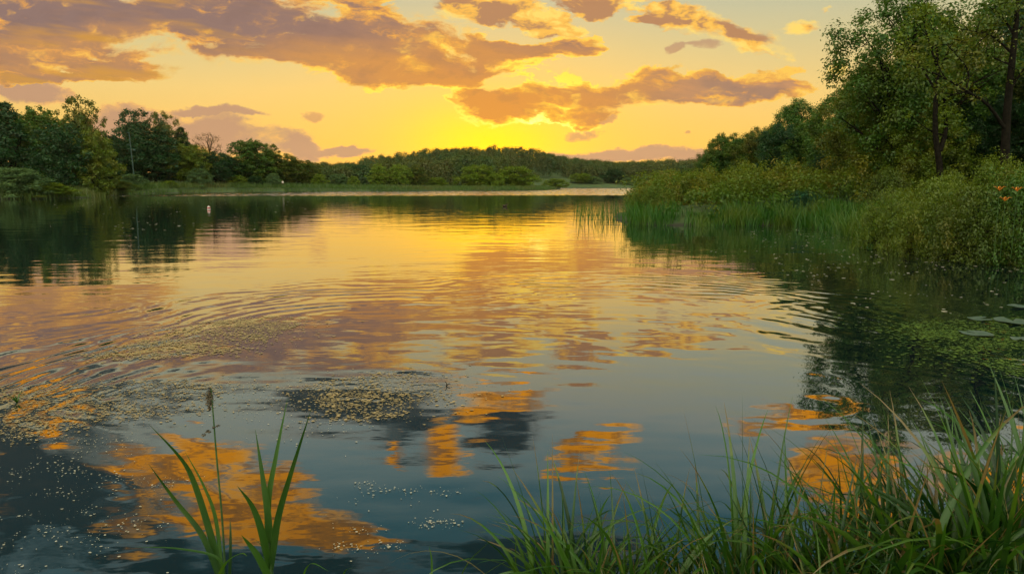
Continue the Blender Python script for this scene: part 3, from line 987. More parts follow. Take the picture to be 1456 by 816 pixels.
# ---- right wood
near_round = tree_meshes("wood_round", H=11, Rc=4, shape="round", base=0.0, nclump=130, leaves=60000, leaf=0.17, clump=(0.13, 0.24), trunk_r=0.2, nlimb=30)
near_ovoid = tree_meshes("wood_ovoid", H=11, Rc=4, shape="ovoid", base=0.0, nclump=130, leaves=60000, leaf=0.17, clump=(0.12, 0.24), trunk_r=0.2, nlimb=30)
near_airy = tree_meshes("wood_airy", H=11, Rc=4, shape="vase", base=0.10, nclump=110, leaves=46000, leaf=0.14, clump=(0.10, 0.19), trunk_r=0.18, nlimb=26)
RW = "trees of the wood on the right bank"
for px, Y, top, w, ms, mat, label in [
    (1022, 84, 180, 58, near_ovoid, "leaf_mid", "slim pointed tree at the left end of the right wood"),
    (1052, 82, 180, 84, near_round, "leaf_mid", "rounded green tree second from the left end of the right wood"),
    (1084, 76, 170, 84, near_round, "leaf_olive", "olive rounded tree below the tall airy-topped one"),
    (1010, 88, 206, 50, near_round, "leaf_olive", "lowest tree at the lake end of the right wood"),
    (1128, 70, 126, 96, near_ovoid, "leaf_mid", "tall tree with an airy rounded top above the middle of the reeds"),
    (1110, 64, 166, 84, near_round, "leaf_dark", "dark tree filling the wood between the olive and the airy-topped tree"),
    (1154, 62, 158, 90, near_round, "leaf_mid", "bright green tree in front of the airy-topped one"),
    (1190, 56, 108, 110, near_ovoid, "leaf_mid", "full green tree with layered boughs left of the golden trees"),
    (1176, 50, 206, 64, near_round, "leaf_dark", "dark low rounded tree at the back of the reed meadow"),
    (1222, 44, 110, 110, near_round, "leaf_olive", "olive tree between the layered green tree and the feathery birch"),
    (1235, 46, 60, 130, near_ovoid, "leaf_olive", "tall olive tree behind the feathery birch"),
    (1268, 36, 96, 140, near_round, "leaf_sungold", "golden-leaved tree at the front of the right wood"),
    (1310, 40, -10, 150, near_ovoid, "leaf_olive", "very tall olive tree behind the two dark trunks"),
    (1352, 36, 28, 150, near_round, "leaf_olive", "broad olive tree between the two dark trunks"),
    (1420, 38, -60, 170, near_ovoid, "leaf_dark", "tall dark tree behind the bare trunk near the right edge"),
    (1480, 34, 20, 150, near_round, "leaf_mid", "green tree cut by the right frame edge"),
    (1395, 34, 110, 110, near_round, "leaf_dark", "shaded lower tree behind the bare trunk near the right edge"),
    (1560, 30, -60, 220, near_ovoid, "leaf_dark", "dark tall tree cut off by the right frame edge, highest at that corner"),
    (1306, 33, 120, 120, near_round, "leaf_sungold", "low golden tree right behind the forked dark trunk"),
]:
    place_tree(ms, "broadleaf_tree", px, Y, top, w, label, mat=mat, group=RW, Hc=11.0)
place_tree(near_airy, "birch_tree", 1280, 34, -70, 240, "feathery thin-leaved tree leaning out over the sky at upper right", mat="leaf_mid", group=RW, Hc=11.0, rz=0.4)


# dark trunked trees in front, with their own drawn limbs
def drawn_tree(name, Y, trunk_px, r0, limbs, label, crown_spec, mat):
    base = at(*trunk_px[0], Y)
    zb = float(ground_z(np.array([base[0]]), np.array([Y]))[0])
    o = empty(name, (base[0], Y, zb))
    tag(o, label, "tree", RW)
    mb = MB()
    org = np.array((base[0], Y, zb))
    pts = [np.array((base[0] + 0.05, Y, zb - 0.3))] + [at(*q, Y) for q in trunk_px]
    P_ = spline(pts, 24) - org
    mb.tube(P_, np.linspace(r0 * 1.2, r0 * 0.35, len(P_)), 8)
    ends = []
    for lp, r in limbs:
        L_ = spline([at(*q, Y + dyy) for *q, dyy in lp], 14) - org
        mb.tube(L_, np.linspace(r, 0.012, len(L_)), 6)
        ends += [L_[int(k)] for k in np.linspace(len(L_) * 0.45, len(L_) - 1, 5)]
        for k in np.linspace(len(L_) * 0.3, len(L_) - 2, 7):
            s0 = L_[int(k)]
            e = s0 + rng.normal(0, 0.5, 3) + np.array([0, 0, 0.35])
            tw = spline([s0, (s0 + e) / 2 + rng.normal(0, 0.1, 3), e], 5)
            mb.tube(tw, np.linspace(r * 0.4, 0.005, len(tw)), 4)
            ends.append(e)
    link("trunk", mb.mesh(name + "_trunk", M["bark"]), o)
    ends = np.array(ends)
    p, nr, tn = clump_leaves(ends, rng.uniform(0.3, 0.6, len(ends)), crown_spec, 0.7)
    v, f = leaf_quads(p, nr, 0.12, 0.6)
    link("crown", mesh_np(name + "_crown", v, f, 4, False, tn, M[mat]), o)


drawn_tree("slender_tree", 27, [(1428, 235), (1432, 160), (1440, 80), (1446, 20), (1450, -40)], 0.16,
           [([(1430, 185, 0), (1405, 150, -0.4), (1375, 130, -0.8), (1330, 105, -1.0), (1290, 92, -1.2)], 0.07),
            ([(1436, 92, 0), (1405, 80, 0.3), (1375, 76, 0.5)], 0.045),
            ([(1438, 75, 0), (1410, 52, 0.2), (1370, 42, 0.3)], 0.05),
            ([(1441, 48, 0), (1425, 25, 0), (1400, 5, 0)], 0.045),
            ([(1374, 128, -0.8), (1376, 100, -0.9), (1350, 68, -1.0), (1335, 55, -1.0)], 0.035),
            ([(1434, 130, 0), (1460, 95, -0.3), (1490, 80, -0.5)], 0.05),
            ([(1443, 50, 0), (1470, 25, 0), (1500, 5, 0)], 0.045)],
           "slender dark bare-trunked tree near the right edge with long arching limbs", 3200, "leaf_olive")
drawn_tree("forked_tree", 29, [(1337, 250), (1330, 190), (1331, 130), (1334, 95), (1330, 60)], 0.125,
           [([(1336, 215, 0), (1345, 185, 0.1), (1343, 150, 0.2), (1338, 125, 0.2)], 0.11),
            ([(1331, 130, 0), (1305, 90, 0.2), (1280, 70, 0.4)], 0.05),
            ([(1332, 110, 0), (1350, 70, -0.3), (1372, 40, -0.5)], 0.05),
            ([(1334, 100, 0), (1318, 50, 0.3), (1310, 10, 0.5)], 0.05)],
           "dark forked double-trunked tree left of the slender one, rising from the bushes", 3800, "leaf_sungold")

# ---- right bank bushes
bush_near = tree_meshes("bush_near", H=2.4, Rc=2.2, shape="dome", base=0.0, nclump=80, leaves=26000, leaf=0.075, clump=(0.11, 0.2), trunk_r=0.05, nlimb=30, flat=1.0, inner=0.6)
bush_spray = tree_meshes("bush_spray", H=2.4, Rc=2.2, shape="dome", base=0.0, nclump=110, leaves=24000, leaf=0.085, clump=(0.07, 0.15), trunk_r=0.05, nlimb=60, flat=1.6, inner=0.45)
RBU = "bushes along the right bank"
for px, Y, top, w, ms, mat, label in [
    (1278, 20.5, 262, 116, bush_near, "leaf_sungold", "golden bush at the waterline, foremost left of the right thicket"),
    (1335, 18.5, 246, 150, bush_near, "leaf_sungold", "large olive bush in the middle of the right thicket"),
    (1395, 17, 258, 160, bush_near, "leaf_olive", "dusky green bush hanging over the water near the right edge"),
    (1470, 16.5, 236, 170, bush_spray, "leaf_mid", "green bush cut by the right frame edge above the water"),
    (1420, 21, 220, 120, bush_spray, "leaf_sungold", "yellowish tall bush at the foot of the slender dark tree"),
    (1350, 23, 240, 100, bush_near, "leaf_sungold", "golden bush at the foot of the forked tree"),
    (1262, 29, 238, 90, bush_spray, "leaf_olive", "feathery brownish bush behind the golden waterline bush"),
    (1212, 36, 248, 40, bush_near, "leaf_blue", "small round dull bush in front of the golden trees"),
    (1136, 34.5, 268, 100, bush_near, "teal_shrub", "teal green rounded bush at the right end of the reeds"),
    (1190, 33.5, 284, 70, bush_spray, "reed", "fresh green grassy bush right of the teal one by the water"),
    (1218, 29, 288, 60, bush_spray, "reed", "bright green grassy tussock left of the golden waterline bush"),
    (930, 36, 262, 80, bush_near, "herb", "leafy green bush at the water tip of the reed bed"),
    (965, 40, 246, 70, bush_spray, "herb", "yellow-topped leafy bush above the tip of the reed bed"),
    (1040, 38, 254, 90, bush_near, "herb", "leafy bush with dark gaps in the middle of the reed bed"),
    (1000, 44, 246, 90, bush_spray, "leaf_sungold", "golden feathery bush behind the middle of the reed bed"),
    (1100, 46, 252, 100, bush_spray, "herb", "golden green feathery bush left of the teal bush"),
]:
    place_tree(ms, "bush", px, Y, top, w, label, cat="bush", mat=mat, group=RBU, Hc=2.4, Rc=2.2)

# fringe reeds in front of the bushes
b = scatter_band(3500, 10, 15, 17, 33, -0.7, 1.6)
v, f, t = blades(b, rng.uniform(0.5, 1.3, len(b)), rng.uniform(0.02, 0.04, len(b)), rng.uniform(0, 0.3, len(b)), rng.uniform(0, 0.6, len(b)), 4)
tag(link("bank_reeds", mesh_np("bank_reeds", v, f, 4, False, t, M["reed"])), "green grass fringe at the waterline below the right thicket", "reeds", kind="stuff")

# orange lilies on the right bank
M["petal_orange"] = plain_mat("petal_orange", (0.75, 0.20, 0.02), (0.85, 0.32, 0.04), 20, 0.6)
M["stem"] = plain_mat("stem", (0.03, 0.07, 0.02), (0.06, 0.10, 0.03), 20, 0.7)
for px, py, label in [(1421, 271, "orange lily, the larger bloom above the right thicket"), (1446, 272, "orange lily nearest the right frame edge"), (1429, 286, "small orange lily below the larger bloom")]:
    c = at(px, py, 15.6)
    zb = 0.4
    o = tag(empty("orange_lily", (c[0], 15.6, zb)), label, "flower", "orange lilies on the right bank")
    hh = c[2] - zb
    mb = MB()
    mb.tube(spline([(0.1, 0.1, -0.2), (0.03, 0.02, hh * 0.5), (0, 0, hh)], 8), np.linspace(0.006, 0.004, 9), 5)
    link("stem", mb.mesh("lily_stem", M["stem"]), o)
    mb = MB()
    for k in range(6):
        a = k * math.pi / 3
        d = np.array((math.cos(a), math.sin(a), 0))
        mb.blade([np.array((0, 0, hh)), np.array((0, 0, hh + 0.05)) + d * 0.04, np.array((0, 0, hh + 0.09)) + d * 0.09, np.array((0, 0, hh + 0.08)) + d * 0.14], 0.045, np.array((-d[1], d[0], 0)), 0.2,
                 prof=np.array([0.4, 1, 0.9, 0.1]))
    link("petals", mb.mesh("lily_petals", M["petal_orange"]), o)

# ------------------------------------------------------------------ leaning pole on the left bank
M["pole"] = plain_mat("weathered_pole", (0.035, 0.06, 0.055), (0.06, 0.09, 0.08), 3, 0.8)
Yp = shore(192) + 7.5
pb0 = at(192, 262, Yp)
zb = float(ground_z(np.array([pb0[0]]), np.array([Yp]))[0])
o = tag(empty("utility_pole", (pb0[0], Yp, zb)), "thin pale leaning pole with a small box standing against the dark trees", "pole")
org = np.array((pb0[0], Yp, zb))
mb = MB()
topp = at(183.5, 189, Yp) - org
mb.tube([(0, 0, -0.5), topp * 0.5, topp], [0.13, 0.11, 0.09], 10)
link("shaft", mb.mesh("pole_shaft", M["pole"]), o)
mb = MB()
e = at(180, 189, Yp) - org
mb.tube([topp, (topp + e) / 2 + np.array((0, 0, 0.05)), e], [0.07, 0.06, 0.05], 8)
link("arm", mb.mesh("pole_arm", M["pole"]), o)
mb = MB()
c1, c2 = at(180, 206.5, Yp) - org, at(186, 206.5, Yp) - org
mb.tube([c1, c2], [0.06, 0.06], 8)
link("crossbar", mb.mesh("pole_crossbar", M["pole"]), o)
mb = MB()
bc = at(191, 213.5, Yp) - org
mb.lathe([(0.0, 0.22), (0.2, 0.2), (0.22, 0.0), (0.2, -0.2), (0.0, -0.22)], bc, 10)
b2 = at(187, 213, Yp) - org
mb.tube([b2, bc], [0.05, 0.05], 6)
link("transformer_box", mb.mesh("pole_box", M["pole"]), o)

# ------------------------------------------------------------------ person on the far grass
M["cloth_white"] = plain_mat("cloth_white", (0.70, 0.62, 0.58), (0.80, 0.73, 0.70), 5, 0.9)
M["cloth_dark"] = plain_mat("cloth_dark", (0.03, 0.025, 0.025), (0.05, 0.04, 0.04), 5, 0.9)
M["skin"] = plain_mat("skin", (0.45, 0.28, 0.20), (0.52, 0.33, 0.24), 8, 0.6)
M["hair"] = plain_mat("hair", (0.03, 0.02, 0.015), (0.05, 0.035, 0.02), 20, 0.7)


def skin_body(name, joints, edges, radii, mat, parent, lvl=2):
    me_ = bpy.data.meshes.new(name)
    me_.from_pydata([tuple(j) for j in joints], edges, [])
    ob = bpy.data.objects.new(name, me_)
    col.objects.link(ob)
    ob.parent = parent
    md = ob.modifiers.new("skin", "SKIN")
    sv = me_.skin_vertices[0].data if me_.skin_vertices else None
    if sv is None:
        bpy.context.view_layer.objects.active = ob
        bpy.ops.mesh.customdata_skin_add()
        sv = me_.skin_vertices[0].data
    for i, r in enumerate(radii):
        sv[i].radius = (r, r) if np.isscalar(r) else r
    sv[0].use_root = True
    ss = ob.modifiers.new("sub", "SUBSURF")
    ss.levels = ss.render_levels = lvl
    me_.materials.append(mat)
    return ob


Yf = shore(402) + 2.5
fp = at(402, 265, Yf)
zf = float(ground_z(np.array([fp[0]]), np.array([Yf]))[0])
per = tag(empty("person", (fp[0], Yf, zf + 0.02)), "tiny person in a pale top and dark trousers standing on the far grass", "person")
J = [(0, 0, 0.95), (0, 0, 1.2), (0, 0, 1.42), (0, 0, 1.52), (0, -0.01, 1.63), (0, 0, 1.72), (-0.19, 0, 1.40), (-0.25, 0, 1.12), (-0.24, -0.05, 0.86), (0.19, 0, 1.40), (0.25, 0, 1.12), (0.24, -0.05, 0.86),
     (-0.10, 0, 0.90), (-0.11, 0, 0.48), (-0.12, 0.02, 0.08), (-0.12, -0.12, 0.04), (0.10, 0, 0.90), (0.11, 0, 0.48), (0.12, 0.02, 0.08), (0.12, -0.12, 0.04)]
E = [(0, 1), (1, 2), (2, 3), (3, 4), (4, 5), (2, 6), (6, 7), (7, 8), (2, 9), (9, 10), (10, 11), (0, 12), (12, 13), (13, 14), (14, 15), (0, 16), (16, 17), (17, 18), (18, 19)]
RR = [(0.15, 0.10), (0.15, 0.1), (0.15, 0.1), 0.055, 0.095, 0.08, 0.06, 0.045, 0.035, 0.06, 0.045, 0.035, 0.085, 0.06, 0.045, 0.04, 0.085, 0.06, 0.045, 0.04]
skin_body("body", J, E, RR, M["skin"], per)
skin_body("shirt", [(0, 0, 0.98), (0, 0, 1.2), (0, 0, 1.41), (-0.19, 0, 1.40), (-0.245, 0, 1.14), (0.19, 0, 1.40), (0.245, 0, 1.14)], [(0, 1), (1, 2), (2, 3), (3, 4), (2, 5), (5, 6)],
          [(0.18, 0.13), (0.175, 0.125), (0.17, 0.125), 0.08, 0.065, 0.08, 0.065], M["cloth_white"], per)
skin_body("trousers", [(0, 0, 0.96), (-0.10, 0, 0.88), (-0.11, 0, 0.48), (-0.12, 0.02, 0.12), (0.10, 0, 0.88), (0.11, 0, 0.48), (0.12, 0.02, 0.12)], [(0, 1), (1, 2), (2, 3), (0, 4), (4, 5), (5, 6)],
          [(0.17, 0.12), 0.10, 0.075, 0.06, 0.10, 0.075, 0.06], M["cloth_dark"], per)
mb = MB()
mb.lathe([(0.0, 0.115), (0.06, 0.10), (0.098, 0.04), (0.1, -0.01), (0.09, -0.04)], (0, 0.012, 1.685), 14)
link("hair", mb.mesh("hair", M["hair"]), per)

# ------------------------------------------------------------------ buoy and duck on the lake
M["buoy_white"] = plain_mat("buoy_white", (0.42, 0.33, 0.32), (0.55, 0.45, 0.43), 6, 0.45)
M["buoy_red"] = plain_mat("buoy_red", (0.35, 0.05, 0.06), (0.42, 0.08, 0.08), 6, 0.5)
q = on_water(297, 298)
o = tag(empty("buoy", (q[0], q[1], 0), 0.0), "small white and red float bobbing off the left bank", "buoy")
o.scale = (0.48, 0.48, 0.48)
mb = MB(); mb.lathe([(0.0, -0.2), (0.2, -0.15), (0.26, 0.0), (0.25, 0.14)], (0, 0, 0), 18); link("hull", mb.mesh("buoy_hull", M["buoy_white"]), o)
mb = MB(); mb.lathe([(0.25, 0.14), (0.262, 0.15), (0.25, 0.32), (0.23, 0.36)], (0, 0, 0), 18); link("band", mb.mesh("buoy_band", M["buoy_red"]), o)
mb = MB(); mb.lathe([(0.23, 0.36), (0.2, 0.46), (0.1, 0.53), (0.05, 0.54), (0.05, 0.62), (0.0, 0.63)], (0, 0, 0), 18); link("cap", mb.mesh("buoy_cap", M["buoy_white"]), o)

M["duck"] = plain_mat("duck_feather", (0.035, 0.025, 0.018), (0.075, 0.055, 0.038), 12, 0.8)
M["beak"] = plain_mat("beak", (0.30, 0.20, 0.05), (0.36, 0.24, 0.06), 10, 0.5)
q = on_water(718, 294)
o = tag(empty("duck", (q[0], q[1], 0.0), R(20)), "dark duck swimming below the sun's reflection near the far ripples", "duck")
skin_body("body", [(0, 0, 0.07), (-0.14, 0, 0.08), (-0.26, 0, 0.13), (0.13, 0, 0.09), (0.19, 0, 0.17), (0.20, 0, 0.25), (0.24, 0, 0.27)], [(0, 1), (1, 2), (0, 3), (3, 4), (4, 5), (5, 6)],
          [(0.12, 0.10), (0.10, 0.085), 0.025, (0.09, 0.085), 0.04, 0.05, 0.04], M["duck"], o)
mb = MB(); mb.tube([(0.26, 0, 0.265), (0.31, 0, 0.255), (0.335, 0, 0.25)], [0.022, 0.018, 0.006], 8); link("beak", mb.mesh("duck_beak", M["beak"]), o)

# ------------------------------------------------------------------ floating plants
M["duckweed"] = leaf_mat("duckweed", (0.22, 0.155, 0.06), (0.55, 0.36, 0.15), None, trans=0.1, gloss=0.18)  # gold of the reflected sky is put into the flake colour
M["weed_pale"] = leaf_mat("weed_pale", (0.42, 0.36, 0.26), (0.66, 0.56, 0.44), None, trans=0.1, gloss=0.12)
M["algae"] = leaf_mat("algae", (0.035, 0.075, 0.008), (0.14, 0.20, 0.018), None, trans=0.1, gloss=0.08)


def in_poly(p, poly):
    poly = np.asarray(poly, float)
    x, y = p[:, 0], p[:, 1]
    ins = np.zeros(len(p), bool)
    n = len(poly)
    for i in range(n):
        ax, ay = poly[i]
        bx, by = poly[(i + 1) % n]
        ins ^= ((ay > y) != (by > y)) & (x < (bx - ax) * (y - ay) / (by - ay + 1e-12) + ax)
    return ins


def flakes(name, poly_px, n, size, mat, label, clumpy=0.5, cl_r=0.25, cat="floating plants", stretch=2.0):
    """floating flakes over the water inside a polygon"""
    poly = np.array([on_water(*q)[:2] for q in poly_px])
    lo, hi = poly.min(0), poly.max(0)
    m = max(3, int(n / 28))
    cc = rng.uniform(lo, hi, (m * 6, 2))
    cc = cc[in_poly(cc, poly)][:m]
    nc = int(n * clumpy)
    a = cc[rng.integers(0, len(cc), nc)] + rng.normal(0, 1, (nc, 2)) * np.array((cl_r * stretch, cl_r))
    u = rng.uniform(lo, hi, (int((n - nc) * 8) + 10, 2))
    u = u[in_poly(u, poly)]
    stk = np.sin(u[:, 1] * 9 / max(1, cl_r * 6) + 2.2 * np.sin(u[:, 0] * 1.7)) + np.sin(u[:, 0] * 2.3 + u[:, 1] * 3.1) + rng.normal(0, 0.7, len(u))
    u = u[stk > 0.1][:n - nc]
    p = np.concatenate([a, u])
    k = len(p)
    s = size * np.clip(rng.lognormal(-0.25, 0.55, k), 0.25, 1.9)
    ang_ = rng.uniform(0, 6.28, k)
    tilt = rng.normal(0, 0.09, (k, 2))
    vs = []
    for c in range(6):
        th = ang_ + c * math.pi / 3
        ex = 1.0 if c % 3 else 1.35
        ox, oy = np.cos(th) * s * ex, np.sin(th) * s * ex * 0.8
        vs.append(np.stack([p[:, 0] + ox, p[:, 1] + oy, 0.005 + np.abs(ox * tilt[:, 0] + oy * tilt[:, 1]) + s * 0.03], 1))
    v = np.stack(vs, 1).reshape(-1, 3)
    f = np.arange(k * 6).reshape(k, 6)
    t = np.clip(rng.normal(0.5, 0.3, k), 0, 1)
    me_ = mesh_np(name, v, f, 6, False, t, mat)
    return tag(link(name, me_), label, cat, kind="stuff")


flakes("duckweed", [(108, 506), (190, 488), (290, 458), (380, 449), (446, 452), (400, 474), (330, 503), (230, 510), (150, 510)], 6000, 0.0105, M["duckweed"],
       "long sky-gilded raft of duckweed drifting left of the middle of the lake", 0.45, 0.16)
flakes("duckweed", [(0, 552), (150, 540), (300, 545), (330, 560), (250, 590), (130, 605), (0, 630)], 4200, 0.0072, M["duckweed"],
       "broken brownish duckweed mat near the left frame edge", 0.6, 0.14)
flakes("duckweed", [(430, 548), (540, 528), (620, 540), (645, 570), (560, 596), (470, 600)], 2300, 0.0085, M["duckweed"],
       "speckled pinkish duckweed patch in the dark cloud reflection", 0.5, 0.14)
flakes("drifting_petals", [(0, 620), (200, 610), (260, 700), (240, 815), (0, 815)], 700, 0.0036, M["weed_pale"], "white drifting petals scattered over the dark lower left water", 0.75, 0.045)
flakes("drifting_petals", [(420, 690), (520, 660), (660, 690), (620, 780), (500, 800)], 300, 0.0038, M["weed_pale"], "small white petal clusters on the blue water at bottom centre", 0.9, 0.03)
flakes("drifting_petals", [(320, 540), (430, 535), (540, 610), (420, 640), (330, 600)], 330, 0.0045, M["weed_pale"], "thin pale flecks around the tall seed head", 0.5, 0.1)
flakes("drifting_petals", [(60, 290), (420, 277), (440, 300), (250, 345), (60, 400)], 260, 0.05, M["weed_pale"], "white flecks over the dark tree reflections at left", 0.3, 1.5)
flakes("drifting_petals", [(1050, 325), (1230, 335), (1440, 385), (1456, 450), (1200, 440), (1100, 370)], 380, 0.022, M["weed_pale"], "white flecks on the dark water below the right thicket", 0.35, 0.5)
flakes("algae", [(1280, 462), (1456, 450), (1470, 545), (1400, 520), (1330, 500)], 5200, 0.011, M["algae"], "bright green algae mat floating at the right edge", 0.6, 0.16)
flakes("algae", [(1160, 425), (1290, 430), (1330, 520), (1260, 525)], 350, 0.013, M["algae"], "thin algae wisps left of the bright green mat", 0.7, 0.14)
flakes("algae", [(1110, 318), (1190, 322), (1260, 345), (1200, 348), (1110, 328)], 1100, 0.03, M["algae"], "pale green scum along the reeds' waterline at right", 0.6, 0.3)

# lily pads near the right edge
M["pad"] = plain_mat("lily_pad", (0.05, 0.09, 0.06), (0.12, 0.15, 0.11), 22, 0.32)
pad = MB()
nseg = 28
aa = np.linspace(R(12), R(348), nseg)
vv = [(0, 0, 0.008)] + [(math.cos(a) * 0.17 * (1 + 0.03 * math.sin(5 * a)), math.sin(a) * 0.17 * (1 + 0.03 * math.sin(7 * a)), 0.012 + 0.006 * math.sin(3 * a)) for a in aa]
bmv = np.array(vv)
pf = [(0, i, i + 1, i + 2) for i in range(1, nseg - 1, 2)]
pad.add(bmv, pf)
pad_me = pad.mesh("lily_pad", M["pad"])
for k, (px, py, sx, rz, label) in enumerate([
    (1393, 455, 1.15, 0.3, "lily pad lying left of the wide pair near the right edge"),
    (1440, 458, 1.75, 1.2, "widest silvery lily pad at the right frame edge"),
    (1388, 476, 1.35, 2.1, "lily pad resting on the upper rim of the green algae"),
    (1448, 437, 1.1, 2.9, "farthest small lily pad by the right frame edge"),
    (1452, 484, 0.9, 4.0, "small lily pad in the algae at the right frame edge"),
]):
    q = on_water(px, py)
    o = tag(link("lily_pad", pad_me), label, "lily pad", "lily pads by the right edge")
    o.location = (q[0], q[1], 0.012)
    o.rotation_euler = (0, 0, rz)
    o.scale = (sx * 0.85, sx * 0.75, 1)

# little green plant at the left edge and twigs near the middle patch
q = on_water(24, 573)
o = tag(empty("water_plant", tuple(q)), "little spiky green water plant at the left frame edge", "plant")
mb = MB()
for k in range(16):
    a = rng.uniform(0, 6.28)
    d = np.array((math.cos(a), math.sin(a), 0))
    L = rng.uniform(0.06, 0.12)
    mb.blade([np.zeros(3), d * L * 0.4 + np.array((0, 0, L * 0.6)), d * L * 0.9 + np.array((0, 0, L * 0.7))], 0.012, np.array((-d[1], d[0], 0)), 0.2, t=rng.uniform())
link("leaves", mb.mesh("water_plant_leaves", M["grass_near"]), o)

q = on_water(634, 549)
mb = MB()
mb.tube(spline([(0, 0, -0.05), (0.01, 0.02, 0.04), (-0.02, 0.01, 0.075)], 8), np.linspace(0.008, 0.004, 9), 6)
mb.tube(spline([(0.0, 0, 0.0), (0.05, 0.02, 0.035), (0.07, 0.0, 0.03)], 8), np.linspace(0.007, 0.004, 9), 6)
o = tag(link("twig", mb.mesh("twig", M["bark"])), "short dark twig poking out beside the middle duckweed patch", "twig")
o.location = tuple(q)
o.scale = (0.6, 0.6, 0.6)


# ------------------------------------------------------------------ foreground plants, left
def px_blade(mb, pts, width, twist=0.3, fold=0.3, t=0.5, n=16, org=None):
    W_ = spline([at(*p) for p in pts], n)
    if org is not None:
        W_ = W_ - org
    side = np.array((math.cos(twist), math.sin(twist), 0.0))
    mb.blade(W_, width, side, fold, t)


def plant_root(name, px, Y, label, cat):
    p = at(px, 830, Y)
    return tag(empty(name, (p[0], Y, 0.0)), label, cat), np.array((p[0], Y, 0.0))


# reed with two long leaves leaning left
o, org = plant_root("reed_plant", 318, 3.05, "young reed with dark leaves bending left, standing beside the seed head", "reed")
for pts, w, tw, t in [
    ([(322, 840, 3.05), (300, 760, 3.05), (278, 690, 3.03), (258, 652, 3.0), (211, 602, 2.92)], 0.034, 0.2, 0.35),
    ([(318, 840, 3.05), (290, 765, 3.02), (250, 712, 2.98), (211, 659, 2.9)], 0.028, 0.5, 0.2),
    ([(318, 830, 3.08), (308, 740, 3.1), (290, 690, 3.12), (262, 640, 3.14)], 0.026, -0.3, 0.8),
    ([(316, 838, 3.0), (312, 795, 2.98), (255, 780, 2.9), (190, 777, 2.8)], 0.016, 1.2, 0.5),
    ([(300, 840, 2.95), (320, 800, 2.9), (342, 786, 2.85), (352, 790, 2.8)], 0.022, 0.9, 0.9),
    ([(326, 840, 3.1), (328, 770, 3.1), (327, 735, 3.12)], 0.016, 0.1, 0.1)]:
    mb = MB()
    px_blade(mb, pts, w, tw, 0.3, t, 18, org)
    link("leaf", mb.mesh("reed_leaf", M["grass_near"]), o)

# seed-head stem
o, org = plant_root("seed_head_plant", 322, 3.2, "thin tall stem with a brown seed head rising between the two young reeds", "plant")
mb = MB()
S_ = spline([at(322, 845, 3.2), at(316, 740, 3.22), at(308, 650, 3.24), at(304, 600, 3.25), at(300, 552, 3.25)], 24) - org
mb.tube(S_, np.linspace(0.0055, 0.0028, len(S_)), 6)
link("stem", mb.mesh("seed_stem", M["stem"]), o)
M["seed"] = leaf_mat("seed", (0.05, 0.035, 0.022), (0.11, 0.075, 0.045), None, trans=0.15)
hc = np.array([at(298, y, 3.25) - org for y in np.linspace(553, 582, 9)])
p, nr, tn = clump_leaves(hc, np.array([0.008, 0.016, 0.02, 0.022, 0.022, 0.02, 0.017, 0.014, 0.008]), 420, 1.0)
v, f = leaf_quads(p, nr, 0.011, 0.55)
link("seed_head", mesh_np("seed_head", v, f, 4, False, tn, M["seed"]), o)
hc = np.array([at(x, y, 3.25) - org for x, y in ((304, 607), (297, 613), (290, 618), (310, 605))])
p, nr, tn = clump_leaves(hc, np.array([0.012, 0.014, 0.011, 0.010]), 110, 0.5)
v, f = leaf_quads(p, nr, 0.011, 0.5)
link("side_cluster", mesh_np("side_cluster", v, f, 4, False, tn, M["seed"]), o)

# fan-shaped reed on the right of the seed head
o, org = plant_root("reed_plant", 384, 2.95, "fan-shaped young reed with four broad upright leaves", "reed")
for pts, w, tw, t in [
    ([(384, 812, 2.95), (382, 740, 2.95), (374, 680, 2.96), (363, 610, 2.98)], 0.036, 0.1, 0.45),
    ([(384, 812, 2.95), (381, 720, 2.97), (392, 650, 3.0), (409, 566, 3.05)], 0.030, 0.35, 0.65),
    ([(385, 812, 2.95), (394, 740, 2.93), (414, 670, 2.92), (443, 580, 2.9)], 0.036, 0.6, 0.25),
    ([(384, 812, 2.95), (372, 755, 2.9), (358, 718, 2.87), (337, 690, 2.82)], 0.034, 0.4, 0.4),
    ([(392, 840, 2.9), (370, 795, 2.85), (356, 775, 2.83), (343, 760, 2.8)], 0.034, 0.3, 0.55),
    ([(392, 845, 3.0), (382, 790, 3.02), (362, 765, 3.03)], 0.012, 0.0, 0.1)]:
    mb = MB()
    px_blade(mb, pts, w, tw, 0.3, t, 18, org)
    link("leaf", mb.mesh("reed_leaf", M["grass_near"]), o)
mb = MB()
mb.tube(spline([at(384, 870, 2.95), at(385, 812, 2.95), at(383, 770, 2.95)], 8) - org, np.linspace(0.009, 0.006, 9), 7)
link("stalk", mb.mesh("reed_stalk", M["stem"]), o)

o, org = plant_root("grass_sprig", 470, 2.8, "low bent grass sprig at the bottom edge right of the fan-shaped reed", "grass")
for pts, w, tw, t in [([(430, 850, 2.8), (432, 815, 2.8), (444, 800, 2.78), (468, 812, 2.75)], 0.013, 0.8, 0.8), ([(480, 850, 2.7), (490, 812, 2.7), (506, 806, 2.65)], 0.009, 0.5, 0.5)]:
    mb = MB()
    px_blade(mb, pts, w, tw, 0.3, t, 12, org)
    link("leaf", mb.mesh("sprig_leaf", M["grass_near"]), o)


